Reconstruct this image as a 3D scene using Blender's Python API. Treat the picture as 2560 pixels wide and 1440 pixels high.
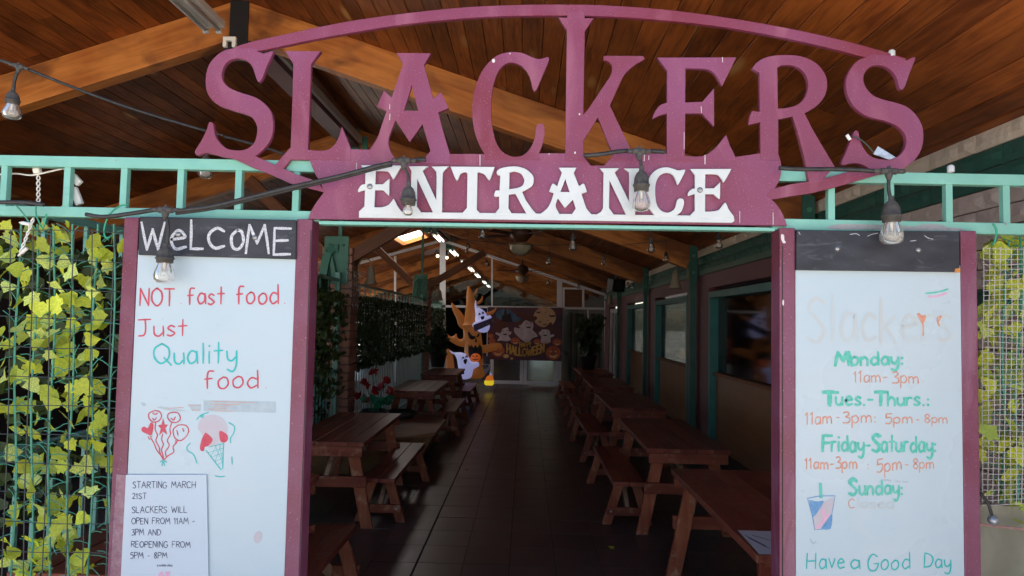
import bpy, bmesh, math, random
from mathutils import Vector, Matrix, noise
R = math.radians
random.seed(7)
for o in list(bpy.data.objects): bpy.data.objects.remove(o)
scene = bpy.context.scene
COL = scene.collection

# ------------------------------------------------------------------ camera
F = 1700.0                                   # focal length in pixels of the 2560 px wide photograph
EYE = Vector((0.0, 0.0, 1.8))
AY = Vector((35, -86, -F)).normalized()      # world axes seen in camera axes
AZ = Vector((670, 33877, -F)); AZ = (AZ - AY * AZ.dot(AY)).normalized()
AX = AY.cross(AZ)
cam_d = bpy.data.cameras.new('camera'); cam = bpy.data.objects.new('camera', cam_d); COL.objects.link(cam)
M3 = Matrix((AX, AY, AZ))                    # camera axes -> world axes
cam.matrix_world = Matrix.Translation(EYE) @ M3.to_4x4()
cam_d.sensor_width = 36.0; cam_d.lens = 36.0 * F / 2560; cam_d.clip_start = 0.05; cam_d.clip_end = 500
scene.camera = cam

def ray(px, py):
    return M3 @ Vector(((px - 1280) / F, (720 - py) / F, -1.0))
def aty(px, py, y):
    d = ray(px, py); t = (y - EYE.y) / d.y; return EYE + d * t
def atx(px, py, x):
    d = ray(px, py); t = (x - EYE.x) / d.x; return EYE + d * t
def atz(px, py, z):
    d = ray(px, py); t = (z - EYE.z) / d.z; return EYE + d * t

# ------------------------------------------------------------------ light
SUN_EL, SUN_AZ = R(68), R(25)                # the sun stands behind the building, a little to the left
w = bpy.data.worlds.new('World'); scene.world = w; w.use_nodes = True
nt = w.node_tree; bg = nt.nodes['Background']
sky = nt.nodes.new('ShaderNodeTexSky'); sky.sky_type = 'NISHITA'; sky.sun_disc = False
sky.sun_elevation = SUN_EL; sky.sun_rotation = R(-25)
nt.links.new(sky.outputs[0], bg.inputs[0]); bg.inputs[1].default_value = 0.08
sd = bpy.data.lights.new('sun', 'SUN'); sun = bpy.data.objects.new('sun', sd); COL.objects.link(sun)
sd.energy = 5.0; sd.angle = R(0.5); sd.color = (1.0, 0.95, 0.87)
sv = Vector((-math.sin(SUN_AZ) * math.cos(SUN_EL), math.cos(SUN_AZ) * math.cos(SUN_EL), math.sin(SUN_EL)))
sun.rotation_euler = (-sv).to_track_quat('-Z', 'Y').to_euler()
vs = scene.view_settings; vs.view_transform = 'Standard'; vs.look = 'None'; vs.gamma = 1; vs.use_curve_mapping = False
vs.exposure = 1.9
scene.cycles.max_bounces = 10; scene.cycles.diffuse_bounces = 5; scene.cycles.transparent_max_bounces = 16
scene.cycles.caustics_reflective = False; scene.cycles.caustics_refractive = False
scene.cycles.sample_clamp_indirect = 6

# ------------------------------------------------------------------ materials
def nodes_of(m):
    m.use_nodes = True; return m.node_tree, m.node_tree.nodes, m.node_tree.links
def mat(name, c1, c2=None, scale=6.0, stretch=(1, 1, 1), rough=0.6, rvar=0.0, bump=0.0, bscale=None, speck=None, speck_amt=0.62,
        speck_scale=160.0, rnd=0.0, spec=0.5, detail=5.0, trans=0.0, coord='Object', contrast=0.2, metal=0.0):
    m = bpy.data.materials.new(name); t, N, L = nodes_of(m); b = N['Principled BSDF']
    b.inputs['Roughness'].default_value = rough; b.inputs['Specular IOR Level'].default_value = spec
    b.inputs['Metallic'].default_value = metal
    tc = N.new('ShaderNodeTexCoord'); mp = N.new('ShaderNodeMapping'); mp.inputs['Scale'].default_value = stretch
    L.new(tc.outputs[coord], mp.inputs[0])
    oi = N.new('ShaderNodeObjectInfo')
    cm = N.new('ShaderNodeVectorMath'); cm.operation = 'SCALE'; cm.inputs[0].default_value = (13.1, 7.7, 21.3); L.new(oi.outputs['Random'], cm.inputs['Scale'])
    L.new(cm.outputs[0], mp.inputs['Location'])
    n1 = N.new('ShaderNodeTexNoise'); n1.inputs['Scale'].default_value = scale; n1.inputs['Detail'].default_value = detail
    L.new(mp.outputs[0], n1.inputs['Vector'])
    rp = N.new('ShaderNodeMapRange'); rp.inputs[1].default_value = 0.5 - contrast; rp.inputs[2].default_value = 0.5 + contrast
    L.new(n1.outputs[0], rp.inputs[0])
    mx = N.new('ShaderNodeMix'); mx.data_type = 'RGBA'; c2 = c2 or c1
    mx.inputs[6].default_value = (*c1, 1); mx.inputs[7].default_value = (*c2, 1); L.new(rp.outputs[0], mx.inputs[0])
    out = mx.outputs[2]
    if speck:
        n2 = N.new('ShaderNodeTexNoise'); n2.inputs['Scale'].default_value = speck_scale; n2.inputs['Detail'].default_value = 2
        L.new(tc.outputs[coord], n2.inputs['Vector'])
        r2 = N.new('ShaderNodeMapRange'); r2.inputs[1].default_value = speck_amt; r2.inputs[2].default_value = speck_amt + 0.1
        L.new(n2.outputs[0], r2.inputs[0])
        m2 = N.new('ShaderNodeMix'); m2.data_type = 'RGBA'; m2.inputs[7].default_value = (*speck, 1)
        L.new(out, m2.inputs[6]); L.new(r2.outputs[0], m2.inputs[0]); out = m2.outputs[2]
    if rnd:
        hs = N.new('ShaderNodeHueSaturation'); mr = N.new('ShaderNodeMapRange'); mr.inputs[3].default_value = 1 - rnd; mr.inputs[4].default_value = 1 + rnd
        L.new(oi.outputs['Random'], mr.inputs[0]); L.new(mr.outputs[0], hs.inputs['Value']); L.new(out, hs.inputs['Color']); out = hs.outputs[0]
    L.new(out, b.inputs['Base Color'])
    if rvar:
        mr = N.new('ShaderNodeMapRange'); mr.inputs[3].default_value = rough - rvar; mr.inputs[4].default_value = rough + rvar
        L.new(n1.outputs[0], mr.inputs[0]); L.new(mr.outputs[0], b.inputs['Roughness'])
    if bump:
        n3 = N.new('ShaderNodeTexNoise'); n3.inputs['Scale'].default_value = bscale or scale * 4; n3.inputs['Detail'].default_value = 6
        L.new(mp.outputs[0], n3.inputs['Vector'])
        bp = N.new('ShaderNodeBump'); bp.inputs['Strength'].default_value = bump; bp.inputs['Distance'].default_value = 0.01
        L.new(n3.outputs[0], bp.inputs['Height']); L.new(bp.outputs[0], b.inputs['Normal'])
    if trans:
        tr = N.new('ShaderNodeBsdfTranslucent'); L.new(out, tr.inputs[0]); ms = N.new('ShaderNodeMixShader'); ms.inputs[0].default_value = trans
        L.new(b.outputs[0], ms.inputs[1]); L.new(tr.outputs[0], ms.inputs[2]); L.new(ms.outputs[0], N['Material Output'].inputs[0])
    return m

def wood(name, c1, c2, axis='Y', rings=26.0, rough=0.5, rnd=0.25, knots=None, bump=0.12, spec=0.4, fine=1.0, wear=None):
    """grain runs along the given axis of the object"""
    m = bpy.data.materials.new(name); t, N, L = nodes_of(m); b = N['Principled BSDF']
    b.inputs['Roughness'].default_value = rough; b.inputs['Specular IOR Level'].default_value = spec
    tc = N.new('ShaderNodeTexCoord'); oi = N.new('ShaderNodeObjectInfo')
    st = {'X': (0.09, 1, 1), 'Y': (1, 0.09, 1), 'Z': (1, 1, 0.09)}[axis]
    cm = N.new('ShaderNodeVectorMath'); cm.operation = 'SCALE'; cm.inputs[0].default_value = (31.1, 17.7, 41.3); L.new(oi.outputs['Random'], cm.inputs['Scale'])
    ad = N.new('ShaderNodeVectorMath'); L.new(tc.outputs['Object'], ad.inputs[0]); L.new(cm.outputs[0], ad.inputs[1])
    mp = N.new('ShaderNodeMapping'); mp.inputs['Scale'].default_value = st; L.new(ad.outputs[0], mp.inputs[0])
    n1 = N.new('ShaderNodeTexNoise'); n1.inputs['Scale'].default_value = rings * fine; n1.inputs['Detail'].default_value = 8; n1.inputs['Distortion'].default_value = 0.6
    L.new(mp.outputs[0], n1.inputs['Vector'])
    n0 = N.new('ShaderNodeTexNoise'); n0.inputs['Scale'].default_value = 2.2; n0.inputs['Detail'].default_value = 3; L.new(ad.outputs[0], n0.inputs['Vector'])
    a = N.new('ShaderNodeMath'); a.operation = 'ADD'; L.new(n1.outputs[0], a.inputs[0]); L.new(n0.outputs[0], a.inputs[1])
    rp = N.new('ShaderNodeMapRange'); rp.inputs[1].default_value = 0.78; rp.inputs[2].default_value = 1.22; L.new(a.outputs[0], rp.inputs[0])
    mx = N.new('ShaderNodeMix'); mx.data_type = 'RGBA'; mx.inputs[6].default_value = (*c1, 1); mx.inputs[7].default_value = (*c2, 1); L.new(rp.outputs[0], mx.inputs[0])
    out = mx.outputs[2]
    if knots:
        vo = N.new('ShaderNodeTexVoronoi'); vo.inputs['Scale'].default_value = 1.0
        mk = N.new('ShaderNodeMapping'); mk.inputs['Scale'].default_value = {'X': (1.1, 4, 4), 'Y': (4, 1.1, 4), 'Z': (4, 4, 1.1)}[axis]; L.new(ad.outputs[0], mk.inputs[0]); L.new(mk.outputs[0], vo.inputs['Vector'])
        rk = N.new('ShaderNodeMapRange'); rk.inputs[1].default_value = 0.17; rk.inputs[2].default_value = 0.06; L.new(vo.outputs['Distance'], rk.inputs[0])
        m2 = N.new('ShaderNodeMix'); m2.data_type = 'RGBA'; m2.inputs[7].default_value = (*knots, 1); L.new(out, m2.inputs[6]); L.new(rk.outputs[0], m2.inputs[0]); out = m2.outputs[2]
    if wear:
        ge = N.new('ShaderNodeNewGeometry'); nw = N.new('ShaderNodeTexNoise'); nw.inputs['Scale'].default_value = 14; nw.inputs['Detail'].default_value = 6; L.new(ad.outputs[0], nw.inputs['Vector'])
        sm_ = N.new('ShaderNodeMath'); sm_.operation = 'MULTIPLY_ADD'; sm_.inputs[1].default_value = 2.6; L.new(ge.outputs['Pointiness'], sm_.inputs[0]); L.new(nw.outputs[0], sm_.inputs[2])
        rw = N.new('ShaderNodeMapRange'); rw.inputs[1].default_value = 2.05; rw.inputs[2].default_value = 2.3; L.new(sm_.outputs[0], rw.inputs[0])
        mw = N.new('ShaderNodeMix'); mw.data_type = 'RGBA'; mw.inputs[7].default_value = (*wear, 1); L.new(out, mw.inputs[6]); L.new(rw.outputs[0], mw.inputs[0]); out = mw.outputs[2]
    hs = N.new('ShaderNodeHueSaturation'); mr = N.new('ShaderNodeMapRange'); mr.inputs[3].default_value = 1 - rnd; mr.inputs[4].default_value = 1 + rnd
    L.new(oi.outputs['Random'], mr.inputs[0]); L.new(mr.outputs[0], hs.inputs['Value']); L.new(out, hs.inputs['Color']); L.new(hs.outputs[0], b.inputs['Base Color'])
    bp = N.new('ShaderNodeBump'); bp.inputs['Strength'].default_value = bump; bp.inputs['Distance'].default_value = 0.01
    L.new(n1.outputs[0], bp.inputs['Height']); L.new(bp.outputs[0], b.inputs['Normal'])
    return m

def emit(name, c, s, base=None):
    m = bpy.data.materials.new(name); t, N, L = nodes_of(m); b = N['Principled BSDF']
    b.inputs['Base Color'].default_value = (*(base or c), 1); b.inputs['Emission Color'].default_value = (*c, 1); b.inputs['Emission Strength'].default_value = s
    b.inputs['Roughness'].default_value = 0.5
    return m

def glass(name, tint=(1, 1, 1), refl=1.0, rough=0.02, clear=1.0, base=None, body=0.0):
    m = bpy.data.materials.new(name); t, N, L = nodes_of(m); N.remove(N['Principled BSDF'])
    tr = N.new('ShaderNodeBsdfTransparent'); tr.inputs[0].default_value = (*tint, 1)
    gl = N.new('ShaderNodeBsdfGlossy'); gl.inputs['Roughness'].default_value = rough
    fr = N.new('ShaderNodeFresnel'); fr.inputs[0].default_value = 1.5
    mu = N.new('ShaderNodeMath'); mu.operation = 'MULTIPLY'; mu.inputs[1].default_value = refl; mu.use_clamp = True; L.new(fr.outputs[0], mu.inputs[0])
    ms = N.new('ShaderNodeMixShader'); L.new(mu.outputs[0], ms.inputs[0]); L.new(tr.outputs[0], ms.inputs[1]); L.new(gl.outputs[0], ms.inputs[2])
    last = ms.outputs[0]
    if body:
        df = N.new('ShaderNodeBsdfDiffuse'); df.inputs[0].default_value = (*(base or (.8, .8, .8)), 1)
        m2 = N.new('ShaderNodeMixShader'); m2.inputs[0].default_value = body; L.new(last, m2.inputs[1]); L.new(df.outputs[0], m2.inputs[2]); last = m2.outputs[0]
    L.new(last, N['Material Output'].inputs[0])
    return m

M = {}
M['sign'] = mat('maroon_sign_paint', (0.205, 0.026, 0.050), (0.25, 0.062, 0.145), scale=1.7, rough=0.42, rvar=0.1, bump=0.12, bscale=180, speck=(0.55, 0.30, 0.38), speck_amt=0.66, speck_scale=240, contrast=0.16)
M['maroon'] = mat('maroon_post_paint', (0.17, 0.026, 0.055), (0.22, 0.068, 0.13), scale=5, rough=0.42, rvar=0.12, bump=0.15, bscale=90, speck=(0.42, 0.25, 0.32), speck_amt=0.67, speck_scale=170)
M['maroon_wall'] = mat('maroon_wall_paint', (0.13, 0.03, 0.045), (0.16, 0.04, 0.055), scale=3, rough=0.5)
M['white'] = mat('white_paint', (0.68, 0.70, 0.70), (0.60, 0.63, 0.64), scale=9, rough=0.45, bump=0.06, bscale=120)
M['teal'] = mat('teal_paint', (0.19, 0.47, 0.385), (0.24, 0.54, 0.45), scale=7, rough=0.38, bump=0.08, bscale=80, speck=(0.36, 0.20, 0.24), speck_amt=0.74, speck_scale=26)
M['teal_dark'] = mat('faded_teal_paint', (0.06, 0.22, 0.16), (0.085, 0.28, 0.21), scale=5, rough=0.5, bump=0.06)
M['teal_frame'] = mat('teal_window_paint', (0.035, 0.17, 0.155), (0.05, 0.22, 0.20), scale=4, rough=0.4)
M['green'] = mat('dark_green_paint', (0.022, 0.11, 0.085), (0.032, 0.14, 0.105), scale=9, rough=0.6, bump=0.5, bscale=30)
M['green_trim'] = mat('mid_green_trim', (0.04, 0.12, 0.085), (0.05, 0.15, 0.10), scale=4, rough=0.5)
M['cream'] = mat('cream_block_paint', (0.82, 0.71, 0.58), (0.74, 0.63, 0.51), scale=11, rough=0.75, bump=0.8, bscale=26, rnd=0.08)
M['tan'] = mat('taupe_block_paint', (0.66, 0.56, 0.50), (0.58, 0.49, 0.44), scale=10, rough=0.8, bump=0.9, bscale=24, rnd=0.1)
M['mortar'] = mat('mortar', (0.22, 0.18, 0.155), (0.17, 0.14, 0.12), rough=0.9)
M['colbrick'] = mat('red_slump_block', (0.50, 0.25, 0.185), (0.40, 0.195, 0.145), scale=9, rough=0.8, bump=0.7, bscale=26, rnd=0.13)
M['whiteboard'] = mat('whiteboard_enamel', (0.53, 0.62, 0.68), (0.48, 0.59, 0.66), scale=2.2, rough=0.28, rvar=0.05, spec=0.4, speck=(0.60, 0.62, 0.64), speck_amt=0.80, speck_scale=60)
def add_haze(m, col, scale, lo, hi, stretch=(1, 1, 1)):
    t, N, L = m.node_tree, m.node_tree.nodes, m.node_tree.links; b = N['Principled BSDF']; src = b.inputs['Base Color'].links[0].from_socket
    tc = N.new('ShaderNodeTexCoord'); mp = N.new('ShaderNodeMapping'); mp.inputs['Scale'].default_value = stretch; mp.inputs['Rotation'].default_value = (0, R(25), 0); L.new(tc.outputs['Object'], mp.inputs[0])
    n = N.new('ShaderNodeTexNoise'); n.inputs['Scale'].default_value = scale; n.inputs['Detail'].default_value = 7; n.inputs['Distortion'].default_value = 1.2; L.new(mp.outputs[0], n.inputs['Vector'])
    r = N.new('ShaderNodeMapRange'); r.inputs[1].default_value = lo; r.inputs[2].default_value = hi; r.inputs[4].default_value = 0.75; L.new(n.outputs[0], r.inputs[0])
    x = N.new('ShaderNodeMix'); x.data_type = 'RGBA'; x.inputs[7].default_value = (*col, 1); L.new(src, x.inputs[6]); L.new(r.outputs[0], x.inputs[0]); L.new(x.outputs[2], b.inputs['Base Color'])
M['chalkboard'] = mat('dusty_chalkboard', (0.014, 0.015, 0.022), (0.045, 0.047, 0.06), scale=7, stretch=(1, 1, 2.5), rough=0.6, bump=0.05, contrast=0.25)
M['chalk'] = mat('chalk', (0.30, 0.31, 0.35), (0.80, 0.80, 0.85), scale=240, rough=0.95, contrast=0.22, detail=2)
M['paper'] = mat('paper', (0.57, 0.64, 0.73), (0.54, 0.62, 0.71), scale=3, rough=0.55, bump=0.04)
M['tape'] = mat('torn_tape', (0.37, 0.45, 0.51), (0.43, 0.51, 0.57), scale=40, rough=0.4)
M['plank'] = wood('ceiling_plank_wood', (0.13, 0.030, 0.006), (0.33, 0.090, 0.017), 'Y', rings=46, rough=0.5, rnd=0.3, knots=(0.46, 0.23, 0.08), bump=0.3)
M['rafter'] = wood('laminated_beam_wood', (0.36, 0.105, 0.018), (0.60, 0.225, 0.05), 'X', rings=20, rough=0.5, rnd=0.1, knots=(0.22, 0.07, 0.015), bump=0.12)
M['brace'] = wood('brace_wood', (0.15, 0.05, 0.02), (0.24, 0.09, 0.035), 'X', rings=20, rough=0.55)
M['table'] = wood('red_brown_table_paint', (0.15, 0.028, 0.018), (0.25, 0.066, 0.042), 'Y', rings=16, rough=0.34, rnd=0.18, bump=0.08, spec=0.3, wear=(0.30, 0.16, 0.09))
M['table_x'] = wood('red_brown_crosspiece_paint', (0.16, 0.030, 0.018), (0.27, 0.072, 0.038), 'X', rings=18, rough=0.5, rnd=0.18, bump=0.1, spec=0.3, wear=(0.42, 0.24, 0.15))
M['leg'] = wood('worn_red_brown_leg', (0.20, 0.045, 0.022), (0.36, 0.12, 0.06), 'Z', rings=18, rough=0.6, rnd=0.18, bump=0.15, spec=0.25, wear=(0.48, 0.30, 0.2))
M['worn'] = wood('worn_edge_wood', (0.20, 0.10, 0.06), (0.32, 0.19, 0.12), 'Y', rings=30, rough=0.7)
M['panelwood'] = wood('brown_panel_wood', (0.22, 0.09, 0.036), (0.28, 0.125, 0.052), 'Y', rings=10, rough=0.35, rnd=0.1)
M['dark_brown'] = mat('dark_brown_plain', (0.02, 0.012, 0.01), (0.03, 0.018, 0.014), rough=0.6)
M['planter'] = wood('weathered_platform_wood', (0.24, 0.12, 0.06), (0.38, 0.21, 0.11), 'X', rings=16, rough=0.55)
M['tile'] = mat('brown_floor_tile', (0.056, 0.043, 0.042), (0.088, 0.067, 0.065), scale=3.2, rough=0.33, rvar=0.12, bump=0.06, bscale=30, rnd=0.14)
M['grout'] = mat('grout', (0.10, 0.075, 0.07), (0.065, 0.05, 0.045), scale=4, rough=0.9)
M['grout_dark'] = mat('dark_joint', (0.012, 0.01, 0.01), rough=0.9)
M['black'] = mat('black_rubber', (0.018, 0.018, 0.020), (0.045, 0.042, 0.04), scale=40, rough=0.5, bump=0.1, bscale=200)
M['grey_rubber'] = mat('dusty_rubber', (0.05, 0.046, 0.045), (0.10, 0.09, 0.08), scale=60, rough=0.7)
M['blackmetal'] = mat('black_metal', (0.012, 0.012, 0.014), rough=0.5)
M['greymetal'] = mat('grey_enamel', (0.78, 0.76, 0.73), (0.70, 0.68, 0.65), scale=8, rough=0.4)
M['tube_off'] = mat('unlit_tube', (0.85, 0.84, 0.82), rough=0.3)
M['bulb_clear'] = glass('clear_bulb_glass', (0.96, 0.95, 0.92), refl=1.8, rough=0.05, body=0.07, base=(0.88, 0.84, 0.76))
M['alu'] = mat('white_aluminium', (0.84, 0.84, 0.86), (0.76, 0.76, 0.79), scale=6, rough=0.4)
M['bulb'] = glass('bulb_glass', (0.97, 0.96, 0.94), refl=1.8, rough=0.05, body=0.2, base=(0.88, 0.84, 0.76))
M['pane'] = glass('window_glass', (0.5, 0.53, 0.53), refl=0.9, rough=0.06)
M['hallpane'] = glass('clear_glass', (0.9, 0.92, 0.92), refl=0.2, rough=0.02)
M['filament'] = mat('metal_thread', (0.6, 0.58, 0.55), rough=0.3, metal=0.6)
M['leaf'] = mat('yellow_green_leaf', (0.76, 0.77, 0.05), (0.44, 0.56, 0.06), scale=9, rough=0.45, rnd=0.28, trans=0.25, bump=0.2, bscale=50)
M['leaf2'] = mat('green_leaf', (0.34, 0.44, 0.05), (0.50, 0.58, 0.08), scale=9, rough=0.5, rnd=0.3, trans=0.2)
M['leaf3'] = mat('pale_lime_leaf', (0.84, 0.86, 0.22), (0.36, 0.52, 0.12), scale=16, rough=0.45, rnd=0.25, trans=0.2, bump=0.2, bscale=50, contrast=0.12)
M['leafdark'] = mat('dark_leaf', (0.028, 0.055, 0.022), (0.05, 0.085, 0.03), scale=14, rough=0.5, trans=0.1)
M['vine'] = mat('teal_green_vine', (0.05, 0.26, 0.17), (0.10, 0.36, 0.26), scale=30, rough=0.5)
M['tie'] = mat('bright_green_tie', (0.03, 0.36, 0.20), rough=0.4)
M['wire'] = mat('dark_wire', (0.035, 0.06, 0.055), (0.05, 0.05, 0.05), scale=20, rough=0.5)
M['post_green'] = mat('green_post_paint', (0.022, 0.105, 0.082), (0.03, 0.13, 0.10), scale=5, rough=0.5)
M['whitewire'] = mat('white_plastic_net', (0.62, 0.59, 0.57), rough=0.5)
M['cord'] = mat('white_cord', (0.78, 0.76, 0.72), rough=0.4)
M['dimcord'] = mat('grey_white_cord', (0.34, 0.33, 0.31), (0.5, 0.48, 0.45), scale=30, rough=0.5)
M['tarp'] = mat('milky_plastic_sheet', (0.46, 0.43, 0.35), (0.36, 0.36, 0.27), scale=5, rough=0.35, bump=0.5, bscale=9, trans=0.35)
M['ropepink'] = mat('pinkish_rope', (0.48, 0.28, 0.25), (0.36, 0.2, 0.18), scale=90, rough=0.8)
M['steel'] = mat('zinc_screw', (0.45, 0.45, 0.46), (0.25, 0.25, 0.26), scale=50, rough=0.35, metal=0.7)
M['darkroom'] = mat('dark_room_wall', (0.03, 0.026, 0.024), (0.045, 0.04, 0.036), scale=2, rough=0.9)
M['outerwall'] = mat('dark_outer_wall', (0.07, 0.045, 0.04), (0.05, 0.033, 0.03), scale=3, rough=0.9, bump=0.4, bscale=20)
M['ground'] = mat('concrete_paving', (0.48, 0.43, 0.37), (0.40, 0.36, 0.31), scale=1.2, rough=0.9, bump=0.2, bscale=14)
M['shade_brass'] = mat('frosted_bell_shade', (0.42, 0.34, 0.24), (0.5, 0.42, 0.3), rough=0.35, trans=0.3)
M['brass'] = mat('aged_brass', (0.30, 0.19, 0.08), (0.36, 0.25, 0.12), rough=0.45, metal=0.4)
M['bowl'] = mat('frosted_bowl', (0.62, 0.55, 0.40), rough=0.3, trans=0.3)
M['fan'] = wood('dark_fan_wood', (0.05, 0.02, 0.012), (0.09, 0.035, 0.02), 'X', rings=12)
M['red'] = mat('red_marker', (0.50, 0.03, 0.075), (0.62, 0.09, 0.13), scale=60, rough=0.5, contrast=0.3)
M['tealm'] = mat('teal_marker', (0.0, 0.42, 0.41), (0.03, 0.52, 0.51), scale=60, rough=0.5, contrast=0.3)
M['greenm'] = mat('green_marker', (0.02, 0.46, 0.34), (0.20, 0.60, 0.52), scale=70, rough=0.5, contrast=0.3)
M['orangem'] = mat('orange_marker', (0.62, 0.20, 0.11), (0.72, 0.40, 0.30), scale=70, rough=0.5, contrast=0.3)
M['fade'] = mat('faded_yellow_marker', (0.54, 0.55, 0.54), (0.50, 0.59, 0.64), scale=30, rough=0.5, contrast=0.3)
M['palepink'] = mat('faded_pink_marker', (0.54, 0.44, 0.50), (0.50, 0.51, 0.56), scale=24, rough=0.5, contrast=0.3)
M['bluem'] = mat('blue_marker', (0.05, 0.22, 0.50), (0.20, 0.38, 0.60), scale=60, rough=0.5, contrast=0.3)
M['pinkm'] = mat('pink_marker', (0.70, 0.30, 0.48), (0.70, 0.5, 0.62), scale=50, rough=0.5, contrast=0.3)
M['ink'] = mat('navy_print', (0.025, 0.028, 0.10), rough=0.6)
M['orangewood'] = mat('fresh_wood_edge', (0.6, 0.24, 0.06), rough=0.6)
M['inf_brown'] = mat('orange_brown_nylon', (0.46, 0.17, 0.045), (0.38, 0.13, 0.035), scale=3, rough=0.4, bump=0.3, bscale=7)
M['inf_brown'].node_tree.nodes['Principled BSDF'].inputs['Emission Color'].default_value = (0.6, 0.2, 0.04, 1)
M['inf_brown'].node_tree.nodes['Principled BSDF'].inputs['Emission Strength'].default_value = 0.035
M['ghost'] = emit('lit_white_nylon', (0.50, 0.52, 1.0), 0.10, (0.72, 0.72, 0.78))
M['pumpkin'] = emit('lit_orange_nylon', (0.9, 0.16, 0.02), 0.07, (0.7, 0.14, 0.02))
M['inf_black'] = mat('black_nylon', (0.008, 0.008, 0.008), rough=0.5)
M['purple'] = mat('purple_nylon', (0.13, 0.09, 0.30), rough=0.5)
M['candy_y'] = emit('lit_yellow_nylon', (1.0, 0.72, 0.03), 0.16, (0.8, 0.6, 0.03))
M['candy_o'] = emit('lit_candy_orange', (1.0, 0.25, 0.03), 0.10, (0.8, 0.25, 0.03))
M['stone'] = mat('grey_nylon', (0.2, 0.2, 0.2), rough=0.6)
M['tube_on'] = emit('lit_tube', (1.0, 0.97, 0.85), 0.8)
M['lamp_on'] = emit('lit_lamp', (1.0, 0.85, 0.55), 1.5)
M['skylight'] = emit('skylight_panel', (1.0, 0.97, 0.93), 1.6)
M['redflower'] = mat('red_foil_flower', (0.30, 0.012, 0.02), (0.42, 0.03, 0.04), scale=8, rough=0.3)
M['greenfoil'] = mat('green_foil', (0.02, 0.22, 0.10), rough=0.35)
M['pot'] = mat('pale_pot', (0.36, 0.35, 0.35), rough=0.6)
M['speckle_white'] = mat('white_drip', (0.74, 0.66, 0.66), rough=0.5)

def flat(name, c, c2=None, e=0.0, s=9):
    m = mat(name, c, c2, scale=s, rough=0.55)
    return m

add_haze(M['chalkboard'], (0.16, 0.165, 0.19), 9, 0.60, 0.85, (1, 1, 3.5))
add_haze(M['whiteboard'], (0.53, 0.60, 0.65), 3.0, 0.55, 0.8, (1, 1, 3)); add_haze(M['whiteboard'], (0.42, 0.47, 0.54), 22, 0.66, 0.80, (1, 1, 4))
add_haze(M['sign'], (0.34, 0.11, 0.17), 5, 0.55, 0.75, (1, 1, .35)); add_haze(M['maroon'], (0.33, 0.17, 0.24), 7, 0.56, 0.74, (1, 1, .25))
add_haze(M['teal'], (0.12, 0.40, 0.33), 9, 0.58, 0.75, (.3, 1, 1)); add_haze(M['teal'], (0.42, 0.36, 0.32), 60, 0.72, 0.80)
add_haze(M['rafter'], (0.12, 0.035, 0.012), 2.4, 0.53, 0.64, (.35, 1, 1)); add_haze(M['plank'], (0.10, 0.03, 0.01), 2.2, 0.55, 0.75, (1, .25, 1)); add_haze(M['tile'], (0.13, 0.10, 0.095), 1.7, 0.52, 0.8)

# ------------------------------------------------------------------ building helpers
def props(o, label=None, cat=None, group=None, kind=None):
    if label: o['label'] = label
    if cat: o['category'] = cat
    if group: o['group'] = group
    if kind: o['kind'] = kind
    return o
def thing(name, label=None, cat=None, loc=(0, 0, 0), rz=0, group=None, kind=None):
    o = bpy.data.objects.new(name, None); COL.objects.link(o); o.location = loc; o.rotation_euler = (0, 0, rz); o.empty_display_size = 0.1
    return props(o, label, cat, group, kind)
def obj(name, me, parent=None, loc=(0, 0, 0), rot=(0, 0, 0), scale=(1, 1, 1)):
    o = bpy.data.objects.new(name, me); COL.objects.link(o); o.location = loc; o.rotation_euler = rot; o.scale = scale
    if parent: o.parent = parent
    return o
def copy_tree(o, parent=None):
    c = o.copy(); COL.objects.link(c); c.parent = parent
    for ch in list(o.children): copy_tree(ch, c)
    return c

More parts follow.
